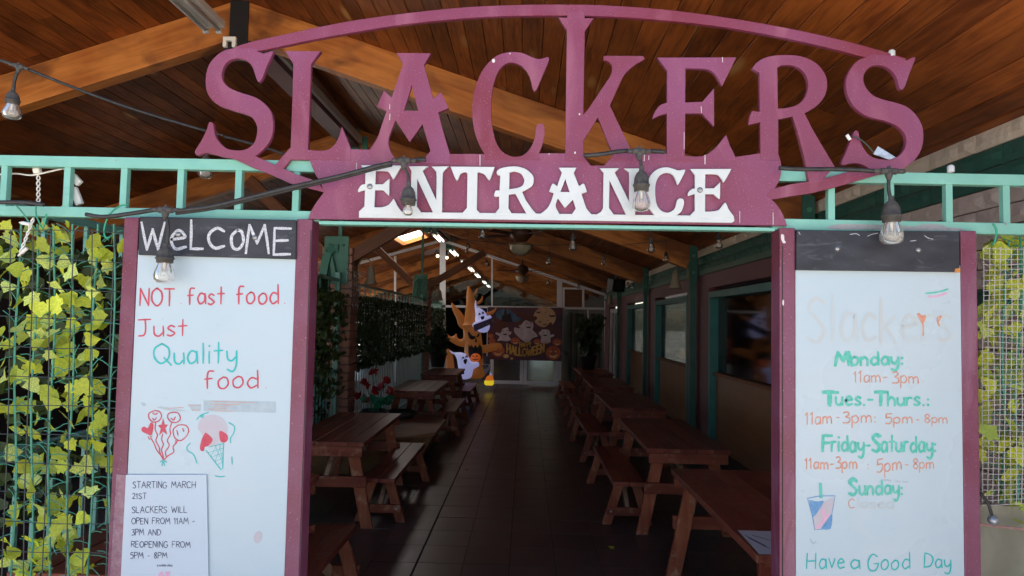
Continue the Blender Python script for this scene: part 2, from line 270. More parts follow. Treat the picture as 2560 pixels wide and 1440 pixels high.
class MB:
    def __init__(s): s.v = []; s.f = []; s.m = []; s.mi = 0
    def add(s, vs_, fs):
        n = len(s.v); s.v += [tuple(p) for p in vs_]; s.f += [tuple(i + n for i in f) for f in fs]; s.m += [s.mi] * len(fs); return s
    def box(s, a, b):
        x0, y0, z0 = a; x1, y1, z1 = b
        return s.add([(x0, y0, z0), (x1, y0, z0), (x1, y1, z0), (x0, y1, z0), (x0, y0, z1), (x1, y0, z1), (x1, y1, z1), (x0, y1, z1)],
                     [(0, 3, 2, 1), (4, 5, 6, 7), (0, 1, 5, 4), (1, 2, 6, 5), (2, 3, 7, 6), (3, 0, 4, 7)])
    def bar(s, p, q, w_, h_, up=(0, 0, 1)):
        p = Vector(p); q = Vector(q); d = (q - p).normalized(); up = Vector(up)
        sx = d.cross(up).normalized() * (w_ / 2); uz = sx.cross(d).normalized() * (h_ / 2)
        vv = [p - sx - uz, p + sx - uz, p + sx + uz, p - sx + uz, q - sx - uz, q + sx - uz, q + sx + uz, q - sx + uz]
        return s.add(vv, [(0, 1, 2, 3), (7, 6, 5, 4), (0, 4, 5, 1), (1, 5, 6, 2), (2, 6, 7, 3), (3, 7, 4, 0)])
    def tube(s, pts, r, n=6, cap=True):
        pts = [Vector(p) for p in pts]; rr = r if isinstance(r, (list, tuple)) else [r] * len(pts)
        base = len(s.v); nrm = None; vv = []
        for i, p in enumerate(pts):
            d = (pts[min(i + 1, len(pts) - 1)] - pts[max(i - 1, 0)])
            if d.length < 1e-9: d = Vector((0, 0, 1))
            d.normalize()
            if nrm is None:
                nrm = d.cross(Vector((0, 0, 1)));
                if nrm.length < 1e-3: nrm = d.cross(Vector((0, 1, 0)))
            nrm = (nrm - d * nrm.dot(d)).normalized(); bn = d.cross(nrm)
            for k in range(n):
                a = 2 * math.pi * k / n; vv.append(p + (nrm * math.cos(a) + bn * math.sin(a)) * rr[i])
        fs = []
        for i in range(len(pts) - 1):
            for k in range(n):
                k2 = (k + 1) % n; fs.append((i * n + k, i * n + k2, (i + 1) * n + k2, (i + 1) * n + k))
        if cap:
            fs.append(tuple(range(n - 1, -1, -1))); fs.append(tuple((len(pts) - 1) * n + k for k in range(n)))
        return s.add(vv, fs)
    def lathe(s, prof, c=(0, 0, 0), n=20, axis='Z'):
        vv = []; fs = []
        for (r, h) in prof:
            for k in range(n):
                a = 2 * math.pi * k / n
                if axis == 'Z': vv.append((c[0] + r * math.cos(a), c[1] + r * math.sin(a), c[2] + h))
                elif axis == 'Y': vv.append((c[0] + r * math.cos(a), c[1] + h, c[2] + r * math.sin(a)))
                else: vv.append((c[0] + h, c[1] + r * math.cos(a), c[2] + r * math.sin(a)))
        for i in range(len(prof) - 1):
            for k in range(n):
                k2 = (k + 1) % n; fs.append((i * n + k, i * n + k2, (i + 1) * n + k2, (i + 1) * n + k))
        return s.add(vv, fs)
    def ball(s, c, r, n=12, sc=(1, 1, 1)):
        vv = []; fs = []; m_ = max(4, n // 2)
        for i in range(m_ + 1):
            th = math.pi * i / m_
            for k in range(n):
                a = 2 * math.pi * k / n
                vv.append((c[0] + r * sc[0] * math.sin(th) * math.cos(a), c[1] + r * sc[1] * math.sin(th) * math.sin(a), c[2] + r * sc[2] * math.cos(th)))
        for i in range(m_):
            for k in range(n):
                k2 = (k + 1) % n; fs.append((i * n + k, (i + 1) * n + k, (i + 1) * n + k2, i * n + k2))
        return s.add(vv, fs)
    def mesh(s, name, mats, smooth=False):
        me = bpy.data.meshes.new(name); me.from_pydata(s.v, [], s.f)
        mats = mats if isinstance(mats, (list, tuple)) else [mats]
        for m_ in mats: me.materials.append(m_)
        if len(mats) > 1: me.polygons.foreach_set('material_index', s.m)
        if smooth: me.polygons.foreach_set('use_smooth', [True] * len(me.polygons))
        me.update(); return me
    def build(s, name, mats, parent=None, smooth=False, bevel=0.0, loc=(0, 0, 0)):
        o = obj(name, s.mesh(name, mats, smooth), parent, loc)
        if bevel:
            b = o.modifiers.new('bevel', 'BEVEL'); b.width = bevel; b.segments = 2; b.limit_method = 'ANGLE'; b.angle_limit = R(40)
        return o

def smooth_path(pts, closed=True, step=6):
    """pts: list of (x, y, smooth?) -> dense list with curved runs between corners"""
    n = len(pts); out = []
    rng = range(n) if closed else range(n - 1)
    for i in rng:
        p1 = pts[i]; p2 = pts[(i + 1) % n]
        if not p1[2] and not p2[2]:
            out.append((p1[0], p1[1])); continue
        p0 = pts[(i - 1) % n] if p1[2] and (closed or i > 0) else None
        p3 = pts[(i + 2) % n] if p2[2] and (closed or i + 2 < n) else None
        P0 = p0 or (2 * p1[0] - p2[0], 2 * p1[1] - p2[1]); P3 = p3 or (2 * p2[0] - p1[0], 2 * p2[1] - p1[1])
        if not p1[2] and p3 is not None: P0 = (p1[0] * 2 - p2[0], p1[1] * 2 - p2[1])
        for k in range(step):
            t = k / step
            def cr(a, b, c, d): return 0.5 * ((2 * b) + (-a + c) * t + (2 * a - 5 * b + 4 * c - d) * t * t + (-a + 3 * b - 3 * c + d) * t ** 3)
            out.append((cr(P0[0], p1[0], p2[0], P3[0]), cr(P0[1], p1[1], p2[1], P3[1])))
    if not closed: out.append((pts[-1][0], pts[-1][1]))
    return out
def parse(s, zo=(0, 0, 1)):
    out = []
    for tok in s.split():
        sm = tok.startswith('~'); x, y = tok.lstrip('~').split(',')
        out.append((zo[0] + float(x) / zo[2], zo[1] + float(y) / zo[2], sm))
    return out

def cut_shape(name, splines, y, thick, m, parent, bevel=0.0012):
    """splines: lists of pixel points; cut from a board of real thickness standing in the plane Y=y (front face)"""
    cu = bpy.data.curves.new(name, 'CURVE'); cu.dimensions = '2D'; cu.fill_mode = 'BOTH'
    cu.extrude = thick / 2 - bevel; cu.bevel_depth = bevel; cu.bevel_resolution = 1; cu.offset = -bevel
    for sp in splines:
        s = cu.splines.new('POLY'); s.points.add(len(sp) - 1); s.use_cyclic_u = True
        for i, (px, py) in enumerate(sp):
            p = aty(px, py, y); s.points[i].co = (p.x, p.z, 0, 1)
    tmp = bpy.data.objects.new(name, cu); COL.objects.link(tmp)
    me = bpy.data.meshes.new_from_object(tmp.evaluated_get(bpy.context.evaluated_depsgraph_get()))
    bpy.data.objects.remove(tmp); me.name = name
    me.transform(Matrix(((1, 0, 0, 0), (0, 0, -1, y + thick / 2), (0, 1, 0, 0), (0, 0, 0, 1))))
    me.materials.clear(); me.materials.append(m)
    return obj(name, me, parent)

# stroke lettering -----------------------------------------------------------------
G = {
 'A': '.7;0,0 .35,1 .7,0|.12,.36 .6,.36', 'B': '.6;0,0 0,1|~0,1 .45,.95 .45,.6 0,.52|~0,.52 .6,.5 .55,.05 0,0', 'C': '.65;~.62,.85 .35,1 .05,.75 .02,.35 .25,.02 .62,.12',
 'D': '.65;0,0 .05,1|~.05,1 .5,.85 .65,.5 .45,.1 0,0', 'E': '.55;.55,.98 .03,1 0,0 .52,.02|.02,.52 .45,.54', 'F': '.55;.55,1 .04,1 0,0|.02,.52 .42,.54',
 'G': '.7;~.62,.85 .3,1 .03,.6 .1,.1 .45,0 .65,.25 .66,.42|.4,.42 .7,.42', 'H': '.65;.05,1 0,0|.62,1 .6,0|.02,.48 .62,.5', 'I': '.15;.07,1 .07,0', 'J': '.6;0,.98 .6,1|~.34,1 .36,.4 .28,.05 .02,0',
 'K': '.6;0,0 .04,1|.55,.98 .04,.42|.2,.56 .6,0', 'L': '.5;.02,1 0,.02 .5,.02', 'M': '.85;0,0 .14,1 .42,.35 .7,1 .85,0', 'N': '.62;0,0 .05,1 .58,0 .62,1',
 'O': '.7;~.35,1 .05,.75 .02,.3 .35,0 .66,.28 .66,.75 .35,1', 'P': '.55;0,0 .03,1|~.03,1 .5,.95 .52,.6 .03,.48', 'Q': '.8;~.4,1 .05,.75 .05,.3 .36,.02 .72,.3 .72,.75 .4,1|.5,.3 .85,-.08',
 'R': '.6;0,0 .03,1|~.03,1 .55,.92 .5,.6 .03,.5|.22,.5 .6,0', 'S': '.55;~.52,.88 .25,1 .03,.78 .28,.52 .52,.28 .3,0 0,.1', 'T': '.65;0,1 .65,1|.33,1 .31,0', 'U': '.6;~0,1 .02,.3 .3,0 .55,.3 .58,1',
 'V': '.6;0,1 .3,0 .6,1', 'W': '.95;0,1 .22,0 .46,.75 .68,0 .95,1', 'Y': '.6;0,1 .3,.5 .6,1|.3,.5 .28,0',
 'a': '.5;~.46,.52 .2,.6 .02,.3 .15,0 .42,.15 .46,.55|.47,.58 .5,0', 'c': '.45;~.44,.5 .2,.6 .02,.3 .15,.02 .44,.08', 'd': '.52;~.46,.5 .2,.58 .02,.28 .18,0 .45,.15|.48,1 .5,0',
 'e': '.48;~.03,.32 .3,.36 .45,.42 .25,.62 .03,.35 .15,.02 .47,.08', 'f': '.42;~.42,.95 .2,.95 .12,.7 .12,0|0,.52 .34,.55', 'h': '.48;0,1 0,0|~0,.35 .22,.6 .44,.4 .46,0',
 'i': '.14;.07,.58 .07,0|.07,.82 .08,.87', 'k': '.45;0,1 0,0|.4,.6 0,.25|.14,.35 .44,0', 'l': '.14;.07,1 .07,0', 'm': '.75;0,.58 0,0|~0,.4 .18,.6 .34,.4 .35,0|~.35,.4 .55,.6 .7,.4 .72,0',
 'n': '.48;0,.58 0,0|~0,.38 .22,.6 .42,.42 .44,0', 'o': '.5;~.25,.6 .03,.4 .06,.08 .28,0 .47,.22 .42,.52 .25,.6', 'p': '.5;0,.58 0,-.4|~0,.45 .28,.62 .47,.3 .3,.02 0,.1', 'r': '.34;0,.58 0,0|~0,.35 .15,.56 .34,.56',
 's': '.4;~.37,.52 .18,.6 .04,.45 .2,.3 .37,.15 .18,0 0,.06', 't': '.42;.22,.98 .2,0|0,.58 .42,.6', 'u': '.48;~0,.58 .03,.12 .25,0 .43,.2|.45,.58 .47,0', 'v': '.42;0,.58 .2,0 .42,.58', 'y': '.48;~0,.58 .05,.2 .25,.12 .43,.3|~.47,.58 .45,-.1 .28,-.4 .02,-.3',
 '1': '.25;.0,.78 .15,1 .15,0', '2': '.5;~.03,.8 .25,1 .45,.75 .28,.4 0,0|0,0 .5,.02', '3': '.5;~.03,.92 .3,1 .45,.78 .2,.55|~.2,.55 .5,.4 .42,.05 0,.02', '5': '.5;.5,1 .08,.98 .05,.58|~.05,.58 .4,.62 .5,.3 .3,0 0,.04',
 '8': '.5;~.25,.53 .05,.75 .25,1 .45,.78 .25,.53 .02,.25 .25,0 .48,.25 .25,.53', '.': '.12;.04,.03 .08,0', ':': '.14;.07,.5 .08,.44|.07,.08 .08,.02', '-': '.4;.04,.4 .36,.41', ' ': '.4;',
}
RB = [0]
def ribbon(mb, pts, wpx, plane, y):
    """a flat stroke wpx wide in the photograph's pixels, on the plane Y=y"""
    P = [(plane(px, py)) for px, py in pts]
    if len(P) < 2: return
    wm = wpx * y / F / 2
    L_, R_ = [], []
    for i, p in enumerate(P):
        a = P[max(i - 1, 0)]; b = P[min(i + 1, len(P) - 1)]; d = Vector((b.x - a.x, 0, b.z - a.z))
        if d.length < 1e-7: d = Vector((1, 0, 0))
        d.normalize(); n = Vector((-d.z, 0, d.x))
        ww = wm * (1 + 0.18 * noise.noise(Vector((p.x * 60, p.z * 60, 0))))
        if i == 0: p = p - d * wm * 0.6
        if i == len(P) - 1: p = p + d * wm * 0.6
        if i in (0, len(P) - 1): ww *= 0.72
        L_.append(p + n * ww); R_.append(p - n * ww)
    n = len(P); RB[0] += 1; off = Vector((0, -(RB[0] % 30) * 2.5e-5, 0)); vv = [p + off for p in L_ + R_]
    # keep the strokes as thin paint, back face left out
    mb.add(vv, [(i, n + i, n + i + 1, i + 1) for i in range(n - 1)])
def word(mb, text, x0, y0, x1, y1, h, wpx, y):
    adv = []; x = 0
    for ch in text:
        w_ = float(G[ch].split(';')[0]); adv.append(x); x += w_ + 0.17
    tot = x - 0.17; k = (x1 - x0) / tot
    for ch, a in zip(text, adv):
        body = G[ch].split(';')[1]
        j = (random.uniform(-.02, .02), random.uniform(-.03, .03), random.uniform(.95, 1.05))
        if not body: continue
        for st in body.split('|'):
            sm = st.startswith('~'); pts = [tuple(map(float, q.split(','))) for q in st.lstrip('~').split()]
            pp = []
            for (gx, gy) in pts:
                u = (a + gx) * k; yy = y0 + (y1 - y0) * (u / max(x1 - x0, 1))
                pp.append((x0 + u + j[0] * h, yy - gy * h * j[2] + j[1] * h, sm))
            pl = smooth_path(pp, False, 5) if sm else [(q[0], q[1]) for q in pp]
            if not sm:
                dn = []
                for i in range(len(pl) - 1):
                    dn.append(pl[i]); dn.append(((pl[i][0] + pl[i + 1][0]) / 2 + random.uniform(-.01, .01) * h, (pl[i][1] + pl[i + 1][1]) / 2))
                dn.append(pl[-1])
                # break the ribbon at sharp corners so that strokes stay full width
                segs = [dn[i:i + 3] for i in range(0, len(dn) - 2, 2)]
                for sg in segs: ribbon(mb, sg, wpx, lambda a_, b_: aty(a_, b_, y), y)
            else: ribbon(mb, pl, wpx, lambda a_, b_: aty(a_, b_, y), y)
def strokes(mb, zo, wpx, y, *lst):
    for s in lst:
        p = parse(s, zo); ribbon(mb, smooth_path(p, False, 5), wpx, lambda a_, b_: aty(a_, b_, y), y)
def blot(mb, zo, y, s):
    """a filled flat patch"""
    pl = smooth_path(parse(s, zo), True, 4); c = (sum(p[0] for p in pl) / len(pl), sum(p[1] for p in pl) / len(pl))
    RB[0] += 1; off = Vector((0, -(RB[0] % 30) * 2.5e-5, 0)); vv = [p + off for p in [aty(c[0], c[1], y)] + [aty(a, b, y) for a, b in pl]]; n = len(pl)
    mb.add(vv, [(0, 1 + i, 1 + (i + 1) % n) for i in range(n)])

# ================================================================== SETTING
YS = 2.6                                     # plane of the entrance
XW = 2.29                                    # brick wall on the right
XR = -2.36; ZR = 4.37; SL = 0.335            # ridge of the roof and its slope
def zc(x): return ZR - SL * abs(x - XR)      # underside of the planks
RAFT = [5.4, 9.05, 12.6, 16.2, 20.0, 23.8, 27.6, 31.4, 35.2, 39.0, 43.0, 47.0]
YG = 19.6                                    # glazed wall at the end

g = MB().add([(-200, -200, 0), (200, -200, 0), (200, 200, 0), (-200, 200, 0)], [(0, 1, 2, 3)]).build('ground', M['ground'])
props(g, kind='structure', label='pale concrete paving outside the entrance')

# floor -----------------------------------------------------------------
floor = thing('floor', 'dark brown tiled walkway floor between the picnic tables', kind='structure')
MB().box((-7.0, 2.3, 0.002), (2.6, 50, 0.010)).build('grout_bed', M['grout'], floor)
TW, TD = 0.34, 0.39
tb = MB().box((-TW / 2 + .0035, -TD / 2 + .0035, -.008), (TW / 2 - .0035, TD / 2 - .0035, 0)).mesh('tile', M['tile'])
rest = MB(); cnt = 0
for j in range(-7, 46):
    y = 5.10 + TD * (j + 0.5)
    for i in range(-8, 6):
        x = 0.25 + TW * (i + 0.5)
        if x > 2.24: continue
        dz = random.uniform(-.0008, .0008)
        if j < 15 and y > 2.6:
            o = obj('tile', tb, floor, (x, y, 0.0145 + dz), (random.uniform(-.002, .002), random.uniform(-.002, .002), 0)); cnt += 1
        elif y > 5: rest.box((x - TW / 2 + .004, y - TD / 2 + .004, .009), (x + TW / 2 - .004, y + TD / 2 - .004, .0145 + dz))
for i in range(-22, -8):
    for j in range(-7, 20):
        x = .25 + TW * (i + .5); y = 5.1 + TD * (j + .5)
        rest.box((x - TW / 2 + .004, y - TD / 2 + .004, .009), (x + TW / 2 - .004, y + TD / 2 - .004, .0145))
o = rest.build('tiles_beyond', M['tile'], floor); o['kind'] = 'stuff'
MB().box((-0.78, 2.4, .0102), (-0.765, YG, .0165)).build('expansion_joint', M['grout_dark'], floor)
MB().box((-7, YG + .2, .0102), (5, 50, .0142)).build('hall_floor', M['tile'], floor)

# roof -----------------------------------------------------------------
roof = thing('roof', 'open gabled roof of stained planks on laminated rafters', kind='structure')
ang = math.atan(SL); PW = 0.135; cs = 1 / math.cos(ang)
def plank_mesh():
    mb = MB(); h = PW / 2 - .0010; c = .0045; t = .03
    prof = [(-h, t), (-h, c), (-h + c, 0), (h - c, 0), (h, c), (h, t)]
    for yy in (0, 1):
        mb.v += [(a, yy, b) for a, b in prof]
    for k in range(6):
        k2 = (k + 1) % 6; mb.f.append((k, 6 + k, 6 + k2, k2)); mb.m.append(0)
    mb.f += [(0, 1, 2, 3, 4, 5), (11, 10, 9, 8, 7, 6)]; mb.m += [0, 0]
    return mb
LENS = [2.6, 3.4, 4.2, 5.0]
pm = {}
for ln in LENS + [1.6, 3.0]:
    mb = plank_mesh(); mb.v = [(a, b * ln, c) for a, b, c in mb.v]; pm[ln] = mb.mesh('plank', M['plank'])
Y0, Y1 = 2.22, 12.6
far = MB()
for side in (1, -1):
    for k in range(37):
        s = (k + .5) * PW; x = XR + side * s * math.cos(ang); z = ZR - s * math.sin(ang)
        rot = (0, side * ang, 0); y = Y0; first = True
        yend = 8.5 if (side == -1 and k > 18) else Y1
        while y < yend:
            ln = random.choice(LENS) if not first else random.choice([2.6, 3.4, 4.2, 5.0, 1.6, 3.0]); first = False
            o = obj('plank', pm[ln], roof, (x, y + .003, z + random.uniform(-.0015, .0015)), rot)
            y += ln + .003
        a = Vector((x, y, z + .015)); b = Vector((x, 50, z + .015))
        far.bar(a, b, PW - .004, .03, (side * math.sin(ang), 0, math.cos(ang)))
o = far.build('planks_beyond', M['plank'], roof); o['kind'] = 'stuff'
MB().add([(-7.4, 2.18, zc(-7.4) + .09), (XR, 2.18, ZR + .09), (XR, 50, ZR + .09), (-7.4, 50, zc(-7.4) + .09)], [(0, 1, 2, 3)]).build('light_block_sheet', M['dark_brown'], roof)  # unseen sheet above the planks, added to stop light through the gaps
MB().add([(2.75, 2.18, zc(2.75) + .09), (XR, 2.18, ZR + .09), (XR, 50, ZR + .09), (2.75, 50, zc(2.75) + .09)], [(0, 1, 2, 3)]).build('light_block_sheet', M['dark_brown'], roof)
RD, RW = 0.30, 0.13
def rafter(y):
    for side, xe in ((1, 2.2), (-1, -6.95)):
        mb = MB(); Lr = abs(xe - XR) * cs
        mb.box((0.05, -RW / 2, -RD), (Lr, RW / 2, -0.003))
        o = mb.build('rafter', M['rafter'], roof, bevel=.004)
        o.location = (XR, y, ZR); o.rotation_euler = (0, ang if side == 1 else math.pi - ang, 0)
        if side == -1:
            o.rotation_euler = (0, ang, math.pi)
    return
for y in RAFT: rafter(y)
# ridge hangers: black strap on the first pair, green plates further in
for k, y in enumerate(RAFT[:5]):
    m = M['blackmetal'] if k == 0 else M['teal_dark']
    mb = MB(); mb.box((XR - .075, y - .08, ZR - .40), (XR + .075, y - .068, ZR - .02)); mb.box((XR - .10, y - .10, ZR - .46), (XR + .10, y + .08, ZR - .38))
    if k: mb.box((XR + .12, y - .085, ZR - .52), (XR + .19, y - .068, ZR - .12))
    mb.build('ridge_plate', m, roof, bevel=.003)
# maroon ridge board with the grey conduit under it
for a, b in ((5.6, 8.85), (9.25, 12.4), (12.8, 16.0), (16.4, 19.4)):
    MB().box((XR - .10, a, ZR - .30), (XR + .10, b, ZR - .14)).build('ridge_board', M['maroon_wall'], roof)
    MB().box((XR + .105, a, ZR - .245), (XR + .145, b, ZR - .16)).build('conduit', M['greymetal'], roof)

# wall on the right -----------------------------------------------------------------
wall = thing('wall', 'painted block wall with windows along the right side', kind='structure')
BH, BL = 0.1, 0.40
bmn = []
for v in range(4):
    mb = MB(); nx, nz = 6, 3
    L2 = BL - .008; H2 = BH - .008; rnd_ = random.Random(v)
    vv = []
    for i in range(nx + 1):
        for j in range(nz + 1):
            edge = i in (0, nx) or j in (0, nz)
            vv.append(((0.0 if edge else -rnd_.uniform(.003, .014)), -L2 / 2 + L2 * i / nx, -H2 / 2 + H2 * j / nz))
    fs = [(i * (nz + 1) + j, i * (nz + 1) + j + 1, (i + 1) * (nz + 1) + j + 1, (i + 1) * (nz + 1) + j) for i in range(nx) for j in range(nz)]
    mb.add(vv, fs)
    mb.box((0.0005, -L2 / 2, -H2 / 2), (.06, L2 / 2, H2 / 2))
    bmn.append(mb)
bmesh_ = {c: [mb.mesh('brick', M[c], smooth=False) for mb in bmn] for c in ('cream', 'green', 'tan')}
def bcol(z):
    if z > 2.72: return 'cream'
    if z > 2.52: return 'green'
    if 1.87 < z < 2.06: return 'green'
    return 'tan'
rest = {'cream': MB(), 'green': MB(), 'tan': MB()}
for c in range(28):
    z = 2.81 - BH / 2 - c * BH
    for i in range(48):
        y = 1.3 + BL * i + (BL / 2 if c % 2 else 0)
        if y > 5.15 and c > 2: continue
        if y > YG - .2: continue
        col = bcol(z)
        if y < 10.2 and z > 0.75: obj('brick', random.choice(bmesh_[col]), wall, (XW + random.uniform(-.003, .003), y, z))
        else: rest[col].box((XW, y - BL / 2 + .004, z - BH / 2 + .004), (XW + .05, y + BL / 2 - .004, z + BH / 2 - .004))
for c, mb in rest.items():
    if mb.v: o = mb.build('bricks_beyond', M[c], wall); o['kind'] = 'stuff'
MB().box((XW + .012, 1.1, 0), (XW + .30, 5.3, 2.82)).build('wall_core', M['mortar'], wall)
MB().box((XW + .012, 5.3, 2.45), (XW + .30, YG, 2.82)).build('wall_core', M['mortar'], wall)
MB().box((XW - .05, 5.3, 2.452), (XW + .10, YG, 2.512)).build('trim', M['green_trim'], wall)
MB().box((XW - .03, 5.3, 2.27), (XW + .15, YG, 2.45)).build('header', M['maroon_wall'], wall)
for a, b in ((5.3, 5.85), (8.47, 9.6), (11.98, 13.1), (15.3, 16.9), (18.6, YG)):
    MB().box((XW - .03, a, 0), (XW + .15, b, 2.27)).build('pier', M['maroon_wall'], wall)
for a, b in ((5.85, 8.47), (9.6, 11.98), (13.1, 15.3)):
    MB().box((XW + .02, a, 0), (XW + .16, b, .33)).build('dark_strip', M['dark_brown'], wall)  # dark strip from the floor up to the foot of the wood panel
    mb = MB(); x0, x1 = XW - .035, XW + .10
    mb.box((x0, b - .06, .33), (x1, b, 2.22)); mb.box((x0, a, .33), (x1, a + .06, 2.22)); mb.box((x0, a + .06, 2.14), (x1, b - .06, 2.22))
    fr = mb.build('window', M['teal_frame'], wall, bevel=.003)
    MB().box((XW + .07, a + .061, 1.24), (XW + .078, b - .061, 2.139)).build('pane', M['pane'], fr)
    MB().box((XW + .04, a + .061, .331), (XW + .095, b - .062, 1.20)).build('wood_panel', M['panelwood'], fr, bevel=.003)
    MB().box((XW + .01, a + .062, 1.202), (XW + .097, b - .063, 1.238)).build('sill', M['brace'], fr)
# door near the far end
mb = MB(); a, b = 16.9, 18.6
mb.box((XW + .0, a, 0), (XW + .12, a + .09, 2.2)); mb.box((XW, b - .09, 0), (XW + .12, b, 2.2)); mb.box((XW, a + .09, 2.1), (XW + .12, b - .09, 2.2))
mb.box((XW, a + .09, 0), (XW + .10, b - .09, .2)); mb.box((XW, (a + b) / 2 - .05, .2), (XW + .10, (a + b) / 2 + .05, 2.1))
d = mb.build('door', M['alu'], wall); MB().box((XW + .05, a + .1, .2), (XW + .058, b - .1, 2.1)).build('pane', M['pane'], d)
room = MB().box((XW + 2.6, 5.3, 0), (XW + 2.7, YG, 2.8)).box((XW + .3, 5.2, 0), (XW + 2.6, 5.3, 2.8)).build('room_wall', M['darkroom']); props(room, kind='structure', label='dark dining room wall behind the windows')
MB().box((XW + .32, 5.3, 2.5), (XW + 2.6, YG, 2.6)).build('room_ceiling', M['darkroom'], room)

# outer wall on the far left, dark under the eaves
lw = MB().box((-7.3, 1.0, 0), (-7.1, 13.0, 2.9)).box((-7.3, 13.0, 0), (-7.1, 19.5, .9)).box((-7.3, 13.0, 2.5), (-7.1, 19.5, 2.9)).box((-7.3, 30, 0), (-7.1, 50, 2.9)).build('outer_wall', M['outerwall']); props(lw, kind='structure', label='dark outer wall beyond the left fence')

# hall beyond the glazed wall
hall = thing('hall', 'dim covered hall continuing beyond the glass wall', kind='structure')
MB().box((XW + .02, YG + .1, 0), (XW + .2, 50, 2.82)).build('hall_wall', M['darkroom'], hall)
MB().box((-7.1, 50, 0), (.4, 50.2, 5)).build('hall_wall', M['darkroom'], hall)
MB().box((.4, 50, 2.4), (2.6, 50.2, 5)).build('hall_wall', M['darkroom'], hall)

# ================================================================== STEEL POSTS, COLUMNS
for k, y in enumerate((5.4, 9.05, 12.6, 16.2)):
    mb = MB(); mb.box((XW - .13, y - .04, 0), (XW - .06, y + .04, 2.55)); mb.box((XW - .15, y - .085, 2.36), (XW - .05, y - .069, 2.86))
    t = thing('steel_post', ['green steel post at the near end of the windows, under the first rafter', 'green steel post between the bell lamp and the nearest window', 'green steel post between the second and third windows', 'green steel post by the black speaker near the door'][k], 'post', group='steel posts along the window wall')
    mb.build('post', M['post_green'], t, bevel=.004)
    for dz in (.08, .30): MB().lathe([(0, -.10), (.02, -.10), (.02, -.085)], (XW - .10, y, 2.42 + dz), 8, 'Y').build('bolt', M['teal_dark'], t)

cb = MB(); cb.box((-.2, -.2, -.049), (.2, .2, .049)); 
cbm = cb.mesh('brick', M['colbrick'])
cxs = []
for k, (y, top) in enumerate(((9.05, 2.75), (16.2, 2.75))):
    x = -2.5
    t = thing('brick_column', ['brick column with green plate, nearest, behind the flower pot', 'brick column with green plate, farther in, before the inflatable tree'][k], 'column', (x, y, 0), group='brick columns under the ridge')
    for c in range(25):
        o = obj('brick', cbm, t, (random.uniform(-.006, .006), random.uniform(-.006, .006), .05 + c * .11), (0, 0, random.uniform(-.02, .02)), (random.uniform(.98, 1.04), random.uniform(.98, 1.03), 1))
        b = o.modifiers.new('bevel', 'BEVEL'); b.width = .012; b.segments = 2
    MB().box((-.18, -.18, 0), (.18, .18, 2.74)).build('core', M['mortar'], t)
    pl = MB().box((-.16, -.232, 2.25), (.16, -.214, 2.88)).build('plate', M['teal_dark'], t, bevel=.003)
    for sx in (-.09, .09): MB().lathe([(0, -.25), (.018, -.25), (.022, -.233)], (sx, 0, 2.76), 10, 'Y').build('bolt', M['teal_dark'], pl, smooth=True)
    mb = MB()
    pts = [(.02, -.25, 2.72), (-.03, -.27, 2.72), (-.08, -.30, 2.66), (-.11, -.32, 2.52), (-.13, -.33, 2.36), (-.14, -.33, 2.25)]
    for a, b in zip(pts[:-1], pts[1:]): mb.bar(a, b, .10, .06, (0, 1, 0))
    mb.bar((-.06, -.27, 2.6), (.02, -.26, 2.27), .06, .07, (0, 1, 0))
    mb.build('strap', M['teal_dark'], pl)
    MB().box((-.03, -.05, 2.88), (.02, .0, 4.0)).build('riser', M['teal_dark'], t)
    for (dx, sl) in ((1.5, .62), (-1.25, .93)):
        p = Vector((.16 if dx > 0 else -.16, -.1, 2.62)); q = Vector((dx, -.1, 2.62 + abs(dx - p.x) * sl))
        Lq = (q - p).length; mb = MB().box((0, -.045, -.08), (Lq, .045, .08)); o = mb.build('brace', M['brace'], t, bevel=.003)
        a = math.atan2(q.z - p.z, q.x - p.x); o.location = p; o.rotation_euler = (0, -a, 0)

# ================================================================== FENCE ALONG THE LEFT
XF = -2.45
balm = MB().box((-.010, -.010, .10), (.010, .010, 1.10)).mesh('baluster', M['teal'])
balw = MB().box((-.008, -.008, .10), (.008, .008, 1.10)).mesh('baluster', mat('pale_baluster', (.38, .48, .45), rough=.5))
sbm = MB().box((-.010, -.010, 2.12), (.010, .010, 2.28)).mesh('short_baluster', M['teal'])
LF = ['teal steel fence beside the nearest left tables, seen through the front ivy', 'fence of pale upright bars under dark ivy between the two brick columns', 'short fence stretch between the second brick column and the glass wall']
for k, (a, b) in enumerate(((2.75, 8.80), (9.30, 15.95), (16.45, 19.5))):
    t = thing('fence', LF[k], 'fence', group='fence stretches along the left side')
    MB().box((XF - .03, a, 1.10), (XF + .03, b, 1.145)).build('handrail', M['teal'], t)
    MB().box((XF - .02, a, .06), (XF + .02, b, .10)).build('bottom_rail', M['teal'], t)
    MB().box((XF - .02, a, 2.28), (XF + .02, b, 2.32)).build('top_rail', M['teal'], t)
    MB().box((XF - .02, a, 2.08), (XF + .02, b, 2.12)).build('middle_rail', M['teal'], t)
    for y in (a + .03, b - .03): MB().box((XF - .03, y - .03, 0), (XF + .03, y + .03, 2.4)).build('fence_post', M['teal'], t)
    y = a + .16
    while y < b - .1:
        obj('baluster', balm if k == 0 else balw, t, (XF, y, 0)); y += .145 if k else .125
    y = a + .3
    while y < b - .1:
        obj('short_baluster', sbm, t, (XF, y, 0)); y += .33

